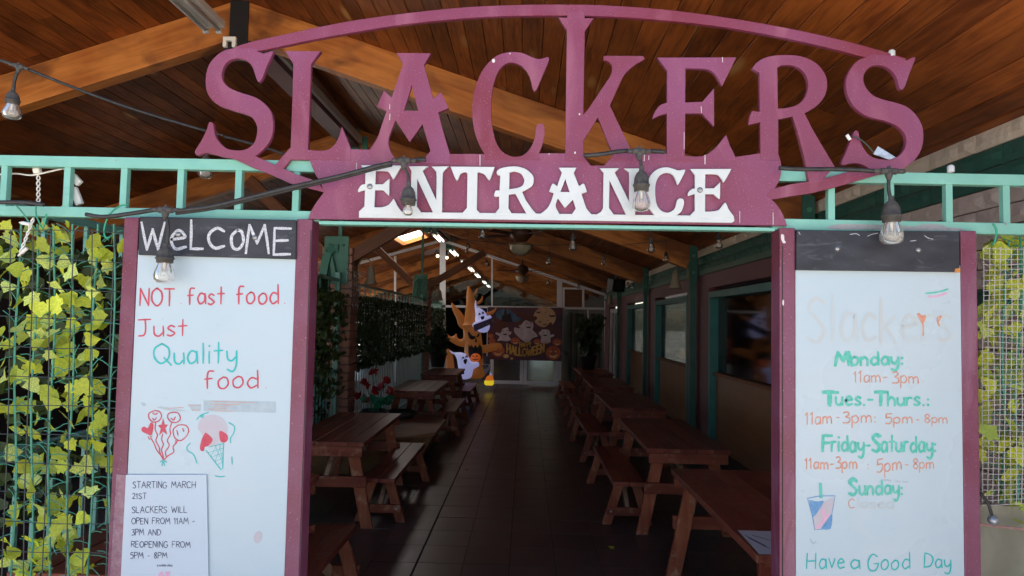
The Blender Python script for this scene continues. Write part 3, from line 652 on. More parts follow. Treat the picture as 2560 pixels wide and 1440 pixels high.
# leaves -------------------------------------------------------------------------
def leaf_mesh(m, seed, lobed=True):
    r_ = random.Random(seed)
    if lobed:
        half = [(0, 0), (.22, -.13), (.44, -.05), (.40, .12), (.62, .34), (.40, .42), (.36, .62), (.16, .74)]
    else:
        half = [(0, 0), (.20, -.08), (.40, .04), (.46, .26), (.42, .48), (.28, .70), (.12, .86)]
    half = [(a * r_.uniform(.88, 1.12), b + r_.uniform(-.03, .03)) for a, b in half]; half[0] = (0, 0)
    tip = (0, 1.0)
    out = half + [tip] + [(-a * r_.uniform(.9, 1.1), b + r_.uniform(-.03, .03)) for a, b in reversed(half[1:])]
    fold = r_.uniform(.10, .34); curl = r_.uniform(-.3, .2)
    def z(a, b): return abs(a) * fold + curl * (b - .3) ** 2 + .03 * math.sin(7 * a + 5 * b)
    vv = [(0, .35, z(0, .35) - .02)] + [(a, b, z(a, b)) for a, b in out]
    n = len(out)
    return MB().add(vv, [(0, 1 + i, 1 + (i + 1) % n) for i in range(n)]).mesh('leaf', m, smooth=True)
LV = [leaf_mesh(M['leaf'], i) for i in range(4)] + [leaf_mesh(M['leaf'], i + 9, False) for i in range(2)]
LG = [leaf_mesh(M['leaf2'], i + 30) for i in range(3)]
LP = [leaf_mesh(M['leaf3'], i + 50, i < 2) for i in range(3)]
def leaf_cloud(mb, n, fn, size, seed=0, lobed=True):
    """many separate leaves spread through a volume"""
    r_ = random.Random(seed)
    base = [(0, 0), (.3, -.1), (.5, .25), (.3, .55), (0, 1), (-.3, .55), (-.5, .25), (-.3, -.1)]
    for _ in range(n):
        c = Vector(fn(r_)); s = size * r_.uniform(.6, 1.25)
        rot = Matrix.Rotation(r_.uniform(-3.1, 3.1), 3, 'Z') @ Matrix.Rotation(r_.uniform(.5, 2.4), 3, 'X') @ Matrix.Rotation(r_.uniform(-1.2, 1.2), 3, 'Z')
        vv = [c + rot @ Vector((a * s, b * s, abs(a) * s * .3)) for a, b in base]
        mb.add(vv, [(0, 1, 2, 3), (0, 3, 4, 5), (0, 5, 6, 7)])

def big_leaf(parent, p, size, me, r_, toward=(0, -1, 0)):
    o = obj('leaf', me, parent, p)
    roll = r_.choice([r_.uniform(2.2, 4.1), r_.uniform(-.9, .9), r_.uniform(1.0, 2.2), r_.uniform(4.0, 5.2)])
    m = Matrix.Rotation(r_.uniform(-.95, .95), 3, 'Z') @ Matrix.Rotation(R(90) + r_.uniform(-.8, .8), 3, 'X') @ Matrix.Rotation(roll, 3, 'Z')
    o.rotation_euler = m.to_euler(); o.scale = (size * r_.uniform(.9, 1.45), size * r_.uniform(.75, 1.1), size); return o

Z1i = (0, 500, 3); Z2i = (0, 960, 3); Z3i = (2400, 540, 3.275); Z4i = (2400, 980, 3.13)
L1 = "470,145 515,185 35,250 85,290 155,320 340,250 265,250 460,275 350,350 465,325 665,310 690,400 740,420 760,460 20,410 60,430 110,460 445,380 30,470 165,555 310,510 440,480 440,540 505,560 40,565 450,620 770,520 670,440 700,590 740,620 660,660 655,700 85,650 180,665 290,700 430,690 500,720 90,770 120,800 215,740 300,790 700,760 760,815 620,820 730,870 450,820 370,870 540,810 300,920 710,910 570,930 430,910 315,960 420,1000 320,1045 500,1010 680,1000 640,1060 760,990 580,1010 130,970 20,1020 130,1050 240,1130 340,1170 520,1160 620,1170 590,1215 700,1215 165,1205 10,1130 30,1250 260,1290 410,1290 410,1340 560,1290 710,1290 290,1400 395,1410 540,1400 770,1405 20,1340 130,1320 900,340 850,290"
L2 = "270,30 395,60 410,130 625,90 660,130 90,170 245,200 270,285 370,320 510,280 540,150 640,240 710,290 690,340 180,370 265,370 680,400 700,480 520,450 610,500 40,540 240,555 430,660 620,650 690,620 790,650 245,705 220,805 470,840 610,870 680,800 280,960 460,950 500,1040 650,1000 280,1050 240,1190 380,1160 490,1140 370,1290 500,1330 600,1280 610,1330 40,1290 130,1320 300,1380 70,1390 130,1420 200,1430 620,1400 520,1420 10,240 480,1100 250,1250"
L3 = "340,205 400,290 430,180 280,300 280,400 310,470 430,350 250,540 310,600 430,500 500,520 260,700 420,590 490,690 270,790 450,770 260,890 410,920 300,970 240,1120 420,1160 430,1000 215,1230 410,1290 200,1390 490,1380 300,1330"
L4 = "280,30 180,70 480,70 240,180 400,110 210,330 240,395 430,320 340,340 200,490 370,430 430,520 350,510 480,320 360,620 420,790 300,810 420,880 490,620"
def pix(s, zo): return [(a, b) for a, b, _ in parse(s, zo)]
r_ = random.Random(5)
ivy = thing('ivy', 'bright yellow-green artificial ivy hanging left of the welcome board', 'ivy', group='ivy screens at the entrance')
for (px, py) in pix(L1, Z1i) + pix(L2, Z2i):
    py -= 8
    big_leaf(ivy, aty(px, py, YS + r_.uniform(-.03, .09)), r_.uniform(.046, .068), r_.choice(LV + LP), r_)
for _ in range(52):
    px = r_.choice([40, 95, 150, 185, 240]) + r_.gauss(0, 16); py = r_.uniform(570, 1440)
    big_leaf(ivy, aty(px, py, YS + r_.uniform(.10, .22)), r_.uniform(.05, .07), r_.choice(LG + LV), r_)
def vines(parent, xs, y, y0, y1, seed, m=M['vine'], w_=.0042, lean=-18, tw=26):
    r_ = random.Random(seed)
    for x in xs:
        mb = MB(); pts = []; ph = r_.uniform(0, 6)
        for k in range(34):
            t = k / 33; py = y0 + (y1 - y0) * t
            pts.append(aty(x + lean * t + 5 * math.sin(ph + t * 9), py, y + .012 * math.sin(ph + 7 * t)))
        mb.tube(pts, w_, 5)
        for k in range(1, 33):
            for s in (-1, 1):
                if r_.random() < .72:
                    a = pts[k]; d = Vector((s * r_.uniform(.02, .075), r_.uniform(-.03, .03), r_.uniform(-.035, .05)))
                    mb.tube([a, a + d * .5 + Vector((0, 0, .006)), a + d], w_ * .42, 4, cap=False)
        mb.build('vine', m, parent)
vines(ivy, (48, 92, 137, 186, 240, 286), YS + .03, 560, 1470, 3)
right_ivy = thing('ivy', 'yellow-green artificial ivy behind the white net, right of the hours board', 'ivy', group='ivy screens at the entrance')
for (px, py) in pix(L3, Z3i) + pix(L4, Z4i):
    if px > 2600: continue
    big_leaf(right_ivy, aty(px, py, 2.78 + r_.uniform(-.04, .1)), r_.uniform(.055, .078), r_.choice(LV + LV + LG), r_)
for _ in range(95):
    big_leaf(right_ivy, aty(r_.choice([2475, 2520, 2565, 2600]) + r_.gauss(0, 13), r_.uniform(590, 1380), 2.82 + r_.uniform(-.04, .1)), r_.uniform(.046, .068), r_.choice(LG + LV + LP), r_)
vines(right_ivy, (2516, 2552, 2590), 2.80, 575, 1300, 8, w_=.005, lean=-14)
for k, (px, py, s) in enumerate(((2462, 1088, .055),)):
    big_leaf(right_ivy, aty(px, py, YS - .02), s, LG[0], r_)

# dark ivy on the inner fences
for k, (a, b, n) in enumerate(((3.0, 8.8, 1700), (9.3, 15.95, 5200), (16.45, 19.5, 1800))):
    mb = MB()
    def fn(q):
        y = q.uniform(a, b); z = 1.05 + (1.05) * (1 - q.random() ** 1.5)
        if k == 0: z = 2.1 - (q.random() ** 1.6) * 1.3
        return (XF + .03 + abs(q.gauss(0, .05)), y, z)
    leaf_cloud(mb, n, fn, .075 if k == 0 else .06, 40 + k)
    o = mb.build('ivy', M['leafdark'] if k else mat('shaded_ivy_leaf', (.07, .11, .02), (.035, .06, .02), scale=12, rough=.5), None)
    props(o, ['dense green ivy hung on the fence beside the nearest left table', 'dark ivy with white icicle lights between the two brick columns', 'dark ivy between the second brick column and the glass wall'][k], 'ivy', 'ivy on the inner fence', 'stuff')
mb = MB()
for _ in range(900):
    y = 7.75 + random.random() * 1.05; mb
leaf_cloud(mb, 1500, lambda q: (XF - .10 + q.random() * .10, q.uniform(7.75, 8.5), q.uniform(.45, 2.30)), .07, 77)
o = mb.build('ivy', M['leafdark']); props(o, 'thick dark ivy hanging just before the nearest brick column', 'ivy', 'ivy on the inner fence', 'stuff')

# icicle lights
def icicles(label, a, b, zt, drop, n, x, seed):
    q = random.Random(seed); t = thing('icicle_lights', label, 'string lights', group='white icicle lights on the fence')
    mb = MB(); top = [(x, a + (b - a) * i / 30, zt - .02 * abs(math.sin(i))) for i in range(31)]; mb.tube(top, .0035, 4)
    bl = MB()
    for i in range(n):
        y = a + (b - a) * (i + .5) / n; L_ = drop * q.choice([.35, .6, 1, .8]); pts = []
        kk = int(L_ / .07) + 2
        for j in range(kk): pts.append((x + q.uniform(-.01, .01), y + q.uniform(-.012, .012), zt - L_ * j / (kk - 1)))
        mb.tube(pts, .0021 if n < 20 else .0016, 4)
        for p in pts[1::2]: bl.bar(p, (p[0] + .012, p[1] - .02, p[2] + q.uniform(-.02, .02)), .007, .007)
    mb.build('cord', M['dimcord'], t); bl.build('mini_bulbs', M['cord'], t)['kind'] = 'stuff'
icicles('white icicle light strings over the ivy beside the nearest brick column', 8.2, 9.3, 2.42, .5, 9, XF + .24, 3)
icicles('rows of white icicle lights along the ivy between the brick columns', 9.4, 15.9, 2.22, .4, 44, XF + .12, 4)
icicles('white icicle lights hanging low over the ivy between the brick columns', 9.5, 15.5, 2.0, .8, 20, XF + .15, 6)

# ================================================================== FRONT RAILING (ladder rail)
rail = thing('railing', 'long mint-green ladder railing across the top of the entrance', 'railing')
def strip(pa, pb, y, th, hgt, name, m, parent, depth=.038):
    a = aty(*pa, y); b = aty(*pb, y); mb = MB()
    for v in (a, b): pass
    mb.add([(a.x, y, a.z - hgt), (b.x, y, b.z - hgt), (b.x, y + depth, b.z - hgt), (a.x, y + depth, a.z - hgt),
            (a.x, y, a.z), (b.x, y, b.z), (b.x, y + depth, b.z), (a.x, y + depth, a.z)],
           [(0, 3, 2, 1), (4, 5, 6, 7), (0, 1, 5, 4), (1, 2, 6, 5), (2, 3, 7, 6), (3, 0, 4, 7)])
    return mb.build(name, m, parent, bevel=.002)
YR = YS + .02
strip((-260, 382), (2800, 441), YR, 0, .043, 'top_rail', M['teal'], rail)
strip((-260, 509), (800, 528), YR, 0, .040, 'bottom_rail', M['teal'], rail)
strip((1930, 546), (2800, 563), YR, 0, .043, 'bottom_rail', M['teal'], rail)
strip((797, 552), (1938, 569), YS - .012, 0, .013, 'bottom_lip', M['teal'], rail, .05)
for px in (-140, 10, 168, 310, 452, 597, 741, 2080, 2228, 2374, 2517, 2660):
    q = (px - 1280) / 1280
    a = aty(px, 400, YR); mb = MB(); zt = aty(px, 388 + .0195 * px + 14, YR).z; zb = aty(px, 513 + .0192 * px + 8, YR).z
    mb.box((a.x - .013, YR + .004, zb), (a.x + .013, YR + .030, zt)); mb.build('baluster', M['teal'], rail, bevel=.0015)

# ================================================================== THE SIGN
sign = thing('entrance_sign', 'large maroon cut-out sign reading SLACKERS ENTRANCE over the opening', 'sign', (0, 0, 0))
TH = .022
A1 = (480, 100, 4); A2 = (840, 100, 4); A3 = (1160, 100, 4); A4 = (1400, 20, 3.4275); A5 = (1600, 100, 3.4275); A6 = (1840, 100, 3); E7 = (860, 380, 5.12); E8 = (1340, 380, 4.923); PXL = (0, 0, 1)
def sh(*parts): return [smooth_path(parse(s, zo)) for s, zo in parts]
LS = [
 ("S", [("645,110 712,135 ~770,118 ~800,112 ~808,130 745,260 700,385 ~668,418 ~648,395 ~625,330 ~600,260 ~550,210 ~500,187 ~440,182 ~370,205 ~320,260 ~298,330 ~305,400 ~345,455 ~410,495 ~500,530 ~600,560 ~680,600 ~750,660 ~795,730 ~812,830 ~805,930 ~775,1010 ~720,1085 635,1160 600,1215 440,1192 ~300,1165 ~210,1140 ~130,1130 ~60,1152 ~35,1140 ~32,1105 ~90,1010 ~140,910 ~168,830 ~190,820 ~213,838 ~217,870 ~235,960 ~280,1030 ~350,1085 ~430,1102 ~510,1100 ~580,1070 ~630,1010 ~650,920 ~648,860 ~620,800 ~570,755 ~480,725 ~380,695 ~280,660 ~200,600 ~150,520 ~135,430 ~145,320 ~180,230 ~250,150 ~330,100 400,86 560,80 660,90", A1)]),
 ("L", [("930,108 1285,112 1190,240 1160,1095 ~1230,1104 ~1300,1105 ~1370,1090 ~1430,1040 ~1470,960 1498,862 1545,980 1588,1090 1588,1205 1172,1197 985,1195 915,1285 825,1310 825,1250 ~865,1212 ~905,1160 985,1075 1003,600 1012,238", A1)]),
 ("A", [("605,128 948,132 880,250 965,560 975,585 1050,518 1125,680 ~1085,696 1022,722 1060,870 1100,1010 1138,1137 1138,1240 845,1228 944,1110 864,840 735,1020 595,800 ~555,900 ~530,970 ~525,1040 ~545,1110 580,1168 580,1230 335,1200 335,1095 ~375,1040 ~420,960 ~460,840 505,710 ~460,688 410,665 478,502 555,578 670,240", A2), ("755,445 680,705 822,708", A2)]),
 ("C", [("~830,170 ~852,185 835,240 775,380 ~720,502 ~688,488 ~665,390 ~630,315 ~580,260 ~500,225 ~430,230 ~360,285 ~315,380 ~285,500 ~272,640 ~275,800 ~300,950 ~335,1050 ~390,1120 ~460,1158 ~520,1167 ~580,1155 ~640,1110 ~685,1040 ~710,960 ~720,880 ~735,845 ~765,833 ~795,850 ~806,890 ~803,960 ~785,1040 750,1132 750,1200 215,1200 205,1138 ~160,1060 ~115,950 ~88,820 ~82,680 ~95,540 ~130,420 ~180,310 ~250,220 ~330,155 ~420,125 ~510,118 ~600,135 ~680,170 ~740,188 ~790,182", A3)]),
 ("K", [("-14,80 62,82 62,30 212,30 212,86 290,86 212,200 200,915 240,868 420,600 ~440,560 ~448,520 ~440,480 ~410,455 ~378,445 ~374,415 390,408 710,410 ~722,425 ~718,440 ~650,480 ~590,530 ~535,600 428,835 520,1030 625,1250 625,1312 415,1312 455,1258 325,935 200,1140 198,1275 230,1312 45,1312 45,1245 60,190", A4)]),
 ("E", [("148,150 826,148 705,393 ~650,300 ~600,258 ~540,245 390,240 388,535 535,528 635,412 635,740 530,628 388,628 385,990 ~440,996 ~500,997 ~560,985 ~640,930 ~700,860 738,812 770,900 818,1000 818,1045 230,1045 232,628 ~170,645 108,675 ~125,620 ~170,560 232,535 235,262", A5)]),
 ("R", [("120,215 ~160,165 ~240,125 ~350,112 ~480,120 ~590,165 ~660,240 ~685,320 ~670,410 ~610,490 515,550 570,660 640,780 700,880 742,950 655,1042 655,1062 550,1075 530,960 500,830 460,680 425,572 318,595 318,850 322,905 185,900 183,615 95,635 ~105,570 120,532 178,538 178,245", A6), ("310,205 ~350,188 ~430,190 ~500,230 ~535,290 ~540,360 ~510,440 ~450,490 ~380,508 315,515", A6)]),
 ("S", [("~1345,140 1300,255 1268,350 ~1245,372 ~1225,350 ~1200,270 ~1150,215 ~1080,188 ~1010,200 ~965,250 ~958,310 ~985,370 ~1040,420 ~1120,450 ~1200,470 ~1280,500 ~1350,560 ~1395,640 ~1407,730 ~1390,820 ~1340,900 ~1260,960 1200,990 1050,1008 975,945 ~920,925 ~860,925 ~810,937 ~793,915 ~830,830 ~868,730 ~890,683 ~905,680 ~918,690 ~935,760 ~970,830 ~1020,875 ~1100,895 ~1190,885 ~1250,840 ~1278,770 ~1265,700 ~1210,645 ~1120,605 ~1000,575 ~920,530 ~860,460 ~828,370 ~830,280 ~870,200 ~920,150 970,130 1000,105 1180,115 1285,150 ~1325,130", A6)]),
]
for k, (ch, sp) in enumerate(LS):
    cut_shape('letter', [smooth_path(parse(s, zo)) for s, zo in sp], YS - .0006 - .0002 * (k % 2), TH, M['sign'], sign)['label'] = 'maroon letter ' + ch
# arch and the lower bands
cut_shape('arch', [smooth_path(parse("~578,123 ~626,105 ~738,80 ~824,62 ~910,47 ~1040,30 ~1169,17.5 ~1298,12 ~1406,11 ~1509,13 ~1638,21.5 ~1767,36.6 ~1897,57 ~2026,82 ~2155,113 2267,146 2240,160 2168,144 ~2069,118 ~1940,90 ~1810,67 ~1681,52 ~1552,42 ~1462,38.7 ~1414,38 ~1255,39.6 ~1126,48 ~997,62 ~867,83 ~775,100 ~700,116 641,128 600,131"))], YS + .0004, TH, M['sign'], sign)
cut_shape('lower_band', [smooth_path(parse("639,390 686,412 709,421 742,436 784,450 800,462 812,481 725,458 680,438 630,418 584,397 610,385"))], YS + .0007, TH, M['sign'], sign)
cut_shape('lower_band', [smooth_path(parse("1925,475 1938,470 1980,460 2058,447 2107,433 2130,426 2190,424 2235,425 2190,438 2140,453 2093,467 2027,483 1973,491 1929,499 1915,490"))], YS + .0007, TH, M['sign'], sign)
plate = [smooth_path(parse("773,399 820,392 877,372.5 924,374 970,384 985,393 994,407 1051,407 1075,392 1124,384.5 1211,384.5 1250,397 1330,397 1348,383 1413,383 1459,391 1477.5,413.7 1511,413.7 1533,386 1582,385.5 1667,383 1712,391 1750,393 1838.7,392 1901,383 1946,383 ~1952,405 ~1953,425 ~1950,447 1938,470 1929,498 ~1943,513 ~1957,535 1968,564.5 770,547.5 ~777,529 ~790,507 809,481 ~802,458 ~788,435"))]
cut_shape('plate', plate, YS + .0010, TH, M['sign'], sign)
EL = [
 [("213,168 735,172 ~640,340 ~610,318 ~580,270 ~540,245 405,240 400,412 495,412 ~575,345 ~583,362 580,400 580,540 ~570,555 500,490 395,488 388,705 ~480,705 ~560,680 ~610,630 ~637,600 680,680 720,740 750,768 750,790 190,790 190,760 260,695 268,488 ~220,500 ~180,510 ~185,470 ~225,420 270,410 272,235", E7)],
 [("825,182 ~1060,180 1060,195 1005,240 1180,615 ~1183,290 ~1165,235 1120,185 1340,182 ~1280,245 ~1262,320 1255,770 1255,790 1135,790 1135,768 935,342 930,690 985,770 985,790 750,790 750,765 800,735 852,690 862,240", E7)],
 [("1362,185 1930,190 ~1870,348 ~1840,345 ~1800,290 ~1740,262 1708,260 1700,740 1745,785 1745,795 1515,795 1515,780 1572,715 1580,275 ~1550,258 ~1490,280 ~1460,350 ~1430,350", E7)],
 [("~1955,250 ~2000,210 ~2100,187 ~2220,185 ~2330,220 ~2410,290 ~2430,360 ~2400,440 2280,510 2330,620 2400,720 2460,790 2460,805 2330,805 2330,780 2250,640 2195,535 2110,545 2105,720 2150,790 2150,800 1930,800 1930,785 1985,720 1985,570 ~1925,568 ~1925,530 1940,492 1990,490 2000,300 ~1965,290", E7), ("2118,262 ~2180,250 ~2260,275 ~2305,350 ~2290,420 ~2230,455 2115,475", E7)],
 [("280,192 500,192 465,260 530,420 ~590,390 628,490 560,515 620,690 ~650,730 690,770 690,790 440,790 440,765 490,695 455,585 355,690 270,570 ~245,640 ~250,690 292,768 292,790 45,790 50,762 ~130,700 ~180,620 218,505 160,485 ~205,390 260,420 318,255", E8), ("362,330 300,490 415,492", E8)],
 [("783,200 1025,197 972,255 1148,612 ~1148,290 ~1130,240 1085,202 1330,200 ~1270,250 ~1228,320 1222,775 1222,795 1110,795 1108,768 905,345 900,690 960,770 960,795 745,795 745,768 800,735 825,690 832,255", E8)],
 [("~1810,217 ~1838,222 1820,275 ~1755,395 ~1735,390 ~1720,350 ~1690,290 ~1640,260 ~1580,260 ~1520,295 ~1480,370 ~1468,470 ~1475,590 ~1500,670 ~1550,725 ~1620,745 ~1680,720 ~1715,680 ~1735,600 ~1770,570 ~1815,585 ~1822,640 ~1790,730 1730,780 1725,800 1450,800 1455,775 ~1395,690 ~1368,560 ~1365,430 ~1390,330 ~1440,250 ~1520,200 ~1610,187 ~1690,205 ~1750,224", E8)],
 [("1897,208 2407,207 ~2318,365 ~2290,340 ~2250,290 ~2210,275 2085,272 2083,447 2190,445 ~2262,378 ~2268,395 2266,560 ~2250,575 2185,518 2083,518 2083,733 ~2170,730 ~2250,710 ~2300,650 ~2335,625 2370,700 2435,790 2435,805 1890,805 1897,780 1955,720 1957,515 ~1905,530 ~1868,540 ~1880,490 ~1920,455 1957,447 1957,285", E8)],
]
for k, sp in enumerate(EL):
    o = cut_shape('letter', [smooth_path(parse(s, zo)) for s, zo in sp], YS - .0138 - .0004 * (k % 2), .012, M['white'], sign, .0015); o['label'] = 'white letter ' + 'ENTRANCE'[k]
cut_shape('base_strip', [smooth_path(parse("897,529 1010,530 1300,533 1600,537 1730,538.5 1835,541 ~1836,552 1830,557 1500,552 897,544"))], YS - .0132, .012, M['white'], sign, .0015)
for px, py in ((924.5, 466), (1750, 475)):
    p = aty(px, py, YS - .015); MB().lathe([(0, -.004), (.006, -.004), (.011, -.001), (.011, .002)], p, 12, 'Y').build('screw', M['steel'], sign, smooth=True)
mb = MB()
for s, wd in (("706,148 708,188", 5), ("524,570 527,622", 5), ("557,988 557,1062", 6), ("378,790 378,935", 4), ("38,985 36,1035", 6), ("76,990 75,1025", 5)):
    ribbon(mb, smooth_path(parse(s, A5), False), wd / 2.2, lambda a, b: aty(a, b, YS - .0016), YS)
for s, wd in (("538,645 537,690", 5), ("540,740 536,800", 6), ("1440,1150 1440,1255", 7), ("205,1230 204,1330", 4)): ribbon(mb, smooth_path(parse(s, A2), False), wd / 3, lambda a, b: aty(a, b, YS - .0016), YS)
for s in ("28,1285 28,1370", "278,1295 278,1385"): ribbon(mb, smooth_path(parse(s, A6), False), 2, lambda a, b: aty(a, b, YS - .0016), YS)
for (zx, zy, rr) in ((295, 208, 4), (460, 136, 1.6), (1155, 742, 2), (1110, 1127, 2.4), (850, 1140, 1.4)):
    c = (1160 + zx / 4, 100 + zy / 4); blot(mb, PXL, YS - .0018, ' '.join('~%.2f,%.2f' % (c[0] + rr * math.cos(a), c[1] + rr * 1.25 * math.sin(a)) for a in (0, 1, 2, 3.1, 4.2, 5.2)))
mb.build('paint_drips', M['speckle_white'], sign)['kind'] = 'stuff'
for (px, py, lab) in ((2229, 133, 'small white rounded plug on top of the arch, right end'), (2377, 421, 'small white rounded plug standing on the railing')):
    p = aty(px, py, YS + .01); o = MB().lathe([(.013, -.014), (.013, .006), (.009, .012), (0, .015)], p, 12).build('plug', M['white'], smooth=True); props(o, lab, 'plug')

# ================================================================== DOOR POSTS AND BOARD FRAMES
def slab(name, quad, y, depth, m, parent, bevel=.002):
    """front face given as four pixel corners (clockwise from top left) on Y=y"""
    P = [aty(a, b, y) for a, b in quad]
    vv = [(p.x, y, p.z) for p in P] + [(p.x, y + depth, p.z) for p in P]
    return MB().add(vv, [(0, 1, 2, 3), (7, 6, 5, 4), (0, 4, 5, 1), (1, 5, 6, 2), (2, 6, 7, 3), (3, 7, 4, 0)]).build(name, m, parent, bevel=bevel)
def down(x, s, y0=545, y1=1700): return (x + s * (y1 - y0), y1)
def vslope(x): return (x - 1953) / 34700.0   # lean of an upright in the picture
def upright(x0, x1, ytop, y, depth, m, name, parent, bevel=.003):
    a = aty(x0, ytop, y); b = aty(x1, ytop, y)
    return MB().box((a.x, y, 0.012), (b.x, y + depth, (a.z + b.z) / 2)).build(name, m, parent, bevel=bevel)
YP = YS - .004
lf = thing('sign_frame', 'maroon wooden frame holding the welcome whiteboard left of the opening', 'frame', group='maroon board frames')
upright(311, 347, 543, YP, .06, M['maroon'], 'side_board', lf)
upright(742, 781, 548, YP, .09, M['maroon'], 'door_post', lf)
a = aty(776, 600, YP); MB().box((a.x, YP - .002, .02), (a.x + .003, YP + .01, aty(776, 575, YP).z)).build('seam', M['dark_brown'], lf)
rf = thing('sign_frame', 'maroon wooden frame holding the opening hours whiteboard', 'frame', group='maroon board frames')
upright(1949, 1988, 570, YP, .09, M['maroon'], 'door_post', rf)
upright(2401, 2441, 577, YP, .06, M['maroon'], 'side_board', rf)
a = aty(1955, 600, YP); MB().box((a.x, YP - .002, .02), (a.x + .003, YP + .01, aty(1955, 615, YP).z)).build('seam', M['dark_brown'], rf)

def wb(x0, x1, ytop, label, y=YS):
    t = thing('whiteboard', label, 'whiteboard', group='whiteboards beside the opening')
    a = aty(x0, ytop, y); b = aty(x1, ytop, y)
    MB().box((a.x, y, .35), (b.x, y + .012, (a.z + b.z) / 2)).build('panel', M['whiteboard'], t, bevel=.0015)
    return t
lwb = wb(345, 742.5, 628, 'white marker board with red and teal writing about quality food')
rwb = wb(1988.5, 2401, 660, 'white marker board listing the opening hours by weekday')
def chalk(quad, label, caps):
    t = thing('chalkboard', label, 'chalkboard', group='black header boards above the whiteboards')
    slab('panel', quad, YS - .016, .015, M['chalkboard'], t, .003)
    for px, py in caps:
        MB().lathe([(0, -.008), (.006, -.007), (.010, -.003), (.011, .001)], aty(px, py, YS - .016), 14, 'Y').build('screw_cap', M['steel'], t, smooth=True)
    return t
lcb = chalk([(349, 541), (740, 550), (739, 648), (345, 637)], 'black chalkboard strip reading Welcome, under the railing', [(446, 586), (638, 594)])
rcb = chalk([(1992, 575), (2399, 578), (2400, 680), (1991, 675)], 'blank dusty chalkboard strip above the hours board', [(2093.5, 622), (2296, 625)])
slab('chipped_corner', [(2388, 672), (2401, 670), (2401, 681), (2387, 681)], YS - .0175, .003, M['orangewood'], rcb, 0)
# chalk lettering
yc = YS - .0168; mb = MB()
for ch, x0, x1, yb, h in (('W', 354, 412, 623, 68), ('e', 426, 466, 622, 75), ('L', 478, 508, 624, 72), ('C', 521, 562, 621, 50), ('o', 577, 610, 625, 78), ('M', 614, 671, 632, 68), ('E', 684, 727, 635, 64)):
    mb = MB(); word(mb, ch, x0, yb, x1, yb, h, 7.5, yc); mb.build('lettering', M['chalk'], lcb)
mb = MB(); strokes(mb, (1920, 540, 3.272), 1.6, yc, '~670,150 ~720,145 ~750,160', '~815,165 ~850,150 ~900,140', '~1280,160 ~1310,180 ~1350,190', '~1165,205 1210,200', '~250,130 262,150')
mb.build('chalk_marks', M['chalk'], rcb)['kind'] = 'stuff'
ym = YS - .0009
def text_part(parent, m, items, name='lettering'):
    for it in items:
        mb = MB(); word(mb, *it, ym); mb.build(name, M[m], parent)
text_part(lwb, 'red', [('NOT', 349, 764, 436, 765, 43, 4.6), ('.', 451, 759, 453, 759, 10, 2), ('fast', 470, 761, 561, 760, 44, 4.4), ('food', 591, 760, 697, 758, 46, 4.4), ('.', 710, 758, 713, 758, 16, 2.4), ('Just', 345, 841, 468, 838, 42, 4.2), ('food', 512, 972, 646, 969, 46, 4.2), ('.', 664, 970, 667, 970, 10, 2)])
text_part(lwb, 'tealm', [('Quality', 384, 911, 591, 908, 50, 4.4)])
D2 = (260, 980, 3.13)
mb = MB()
strokes(mb, D2, 2.8, ym, '~400,145 ~355,165 ~352,205 ~385,235 ~430,225 ~450,190 ~435,155 ~400,145', '~545,158 ~505,170 ~500,205 ~530,235 ~575,235 ~597,205 ~580,165 ~545,158', '~570,265 ~540,300 ~555,360 ~600,380 ~645,345 ~662,300 ~640,262 ~590,258 ~570,265',
  '~380,205 ~395,220 ~410,200', '~525,205 ~545,220 ~558,195', '~405,235 ~400,290 ~418,340 ~405,380 ~430,430 ~440,480 ~465,530', '~365,360 ~390,400 ~410,450 ~440,490 ~465,530', '~530,240 ~515,290 ~520,330 ~495,380 ~510,420 ~480,470 ~490,510', '~570,395 ~540,430 ~545,470 ~500,500 ~468,532', '~460,330 ~450,370 ~465,410 ~450,450 ~460,490 ~465,525', '345,352 375,348 355,372 345,352', '560,380 578,382 555,398 560,380', '~380,165 ~400,175 ~420,165', '~570,300 ~580,340', '~615,285 ~625,310')
blot(mb, D2, ym, '~340,285 ~365,240 ~385,250 ~385,290 ~370,340 ~340,330 ~300,310 ~293,285 ~315,270')
blot(mb, D2, ym, '463,205 475,255 500,255 480,285 495,335 462,310 430,340 445,285 420,262 450,255')
blot(mb, D2, ym, '~800,320 ~850,370 ~820,420 ~790,430 ~780,462 ~755,455 ~752,420 ~765,370 ~785,330')
blot(mb, D2, ym, '~905,305 ~960,330 ~968,375 ~940,395 ~910,380')
mb.build('balloon_drawing', M['red'], lwb)['kind'] = 'stuff'
mb = MB(); blot(mb, D2, ym + .0004, '~760,320 ~735,280 ~760,210 ~840,178 ~920,200 ~965,270 ~960,330 ~905,400 ~830,435 ~800,400'); blot(mb, D2, ym + .0004, '~1210,1090 ~1240,1110 ~1230,1160 ~1200,1185 ~1172,1160 ~1180,1110'); mb.build('smudge', M['palepink'], lwb)['kind'] = 'stuff'
mb = MB(); strokes(mb, D2, 2.4, ym, '~725,215 ~760,180 ~820,158', '~755,190 ~775,175 ~770,200 ~755,190', '~975,238 ~1020,270 ~1015,320 ~990,360 ~992,398', '~675,400 ~650,430 ~655,460 ~700,490 ~728,558', '~870,655 ~900,663 ~945,660', '~1000,505 1003,565', '798,458 915,608 928,600 935,398', '820,430 928,405', '~440,550 ~455,535 ~465,548 ~480,538 ~488,552', '~460,550 452,578', '~468,550 474,576')
strokes(mb, D2, 1.3, ym, '815,475 930,440', '840,510 932,478', '865,545 930,515', '885,570 930,550', '870,420 930,560', '900,410 925,520', '880,420 835,505', '915,410 870,540')
mb.build('cone_drawing', M['tealm'], lwb)['kind'] = 'stuff'
mb = MB()
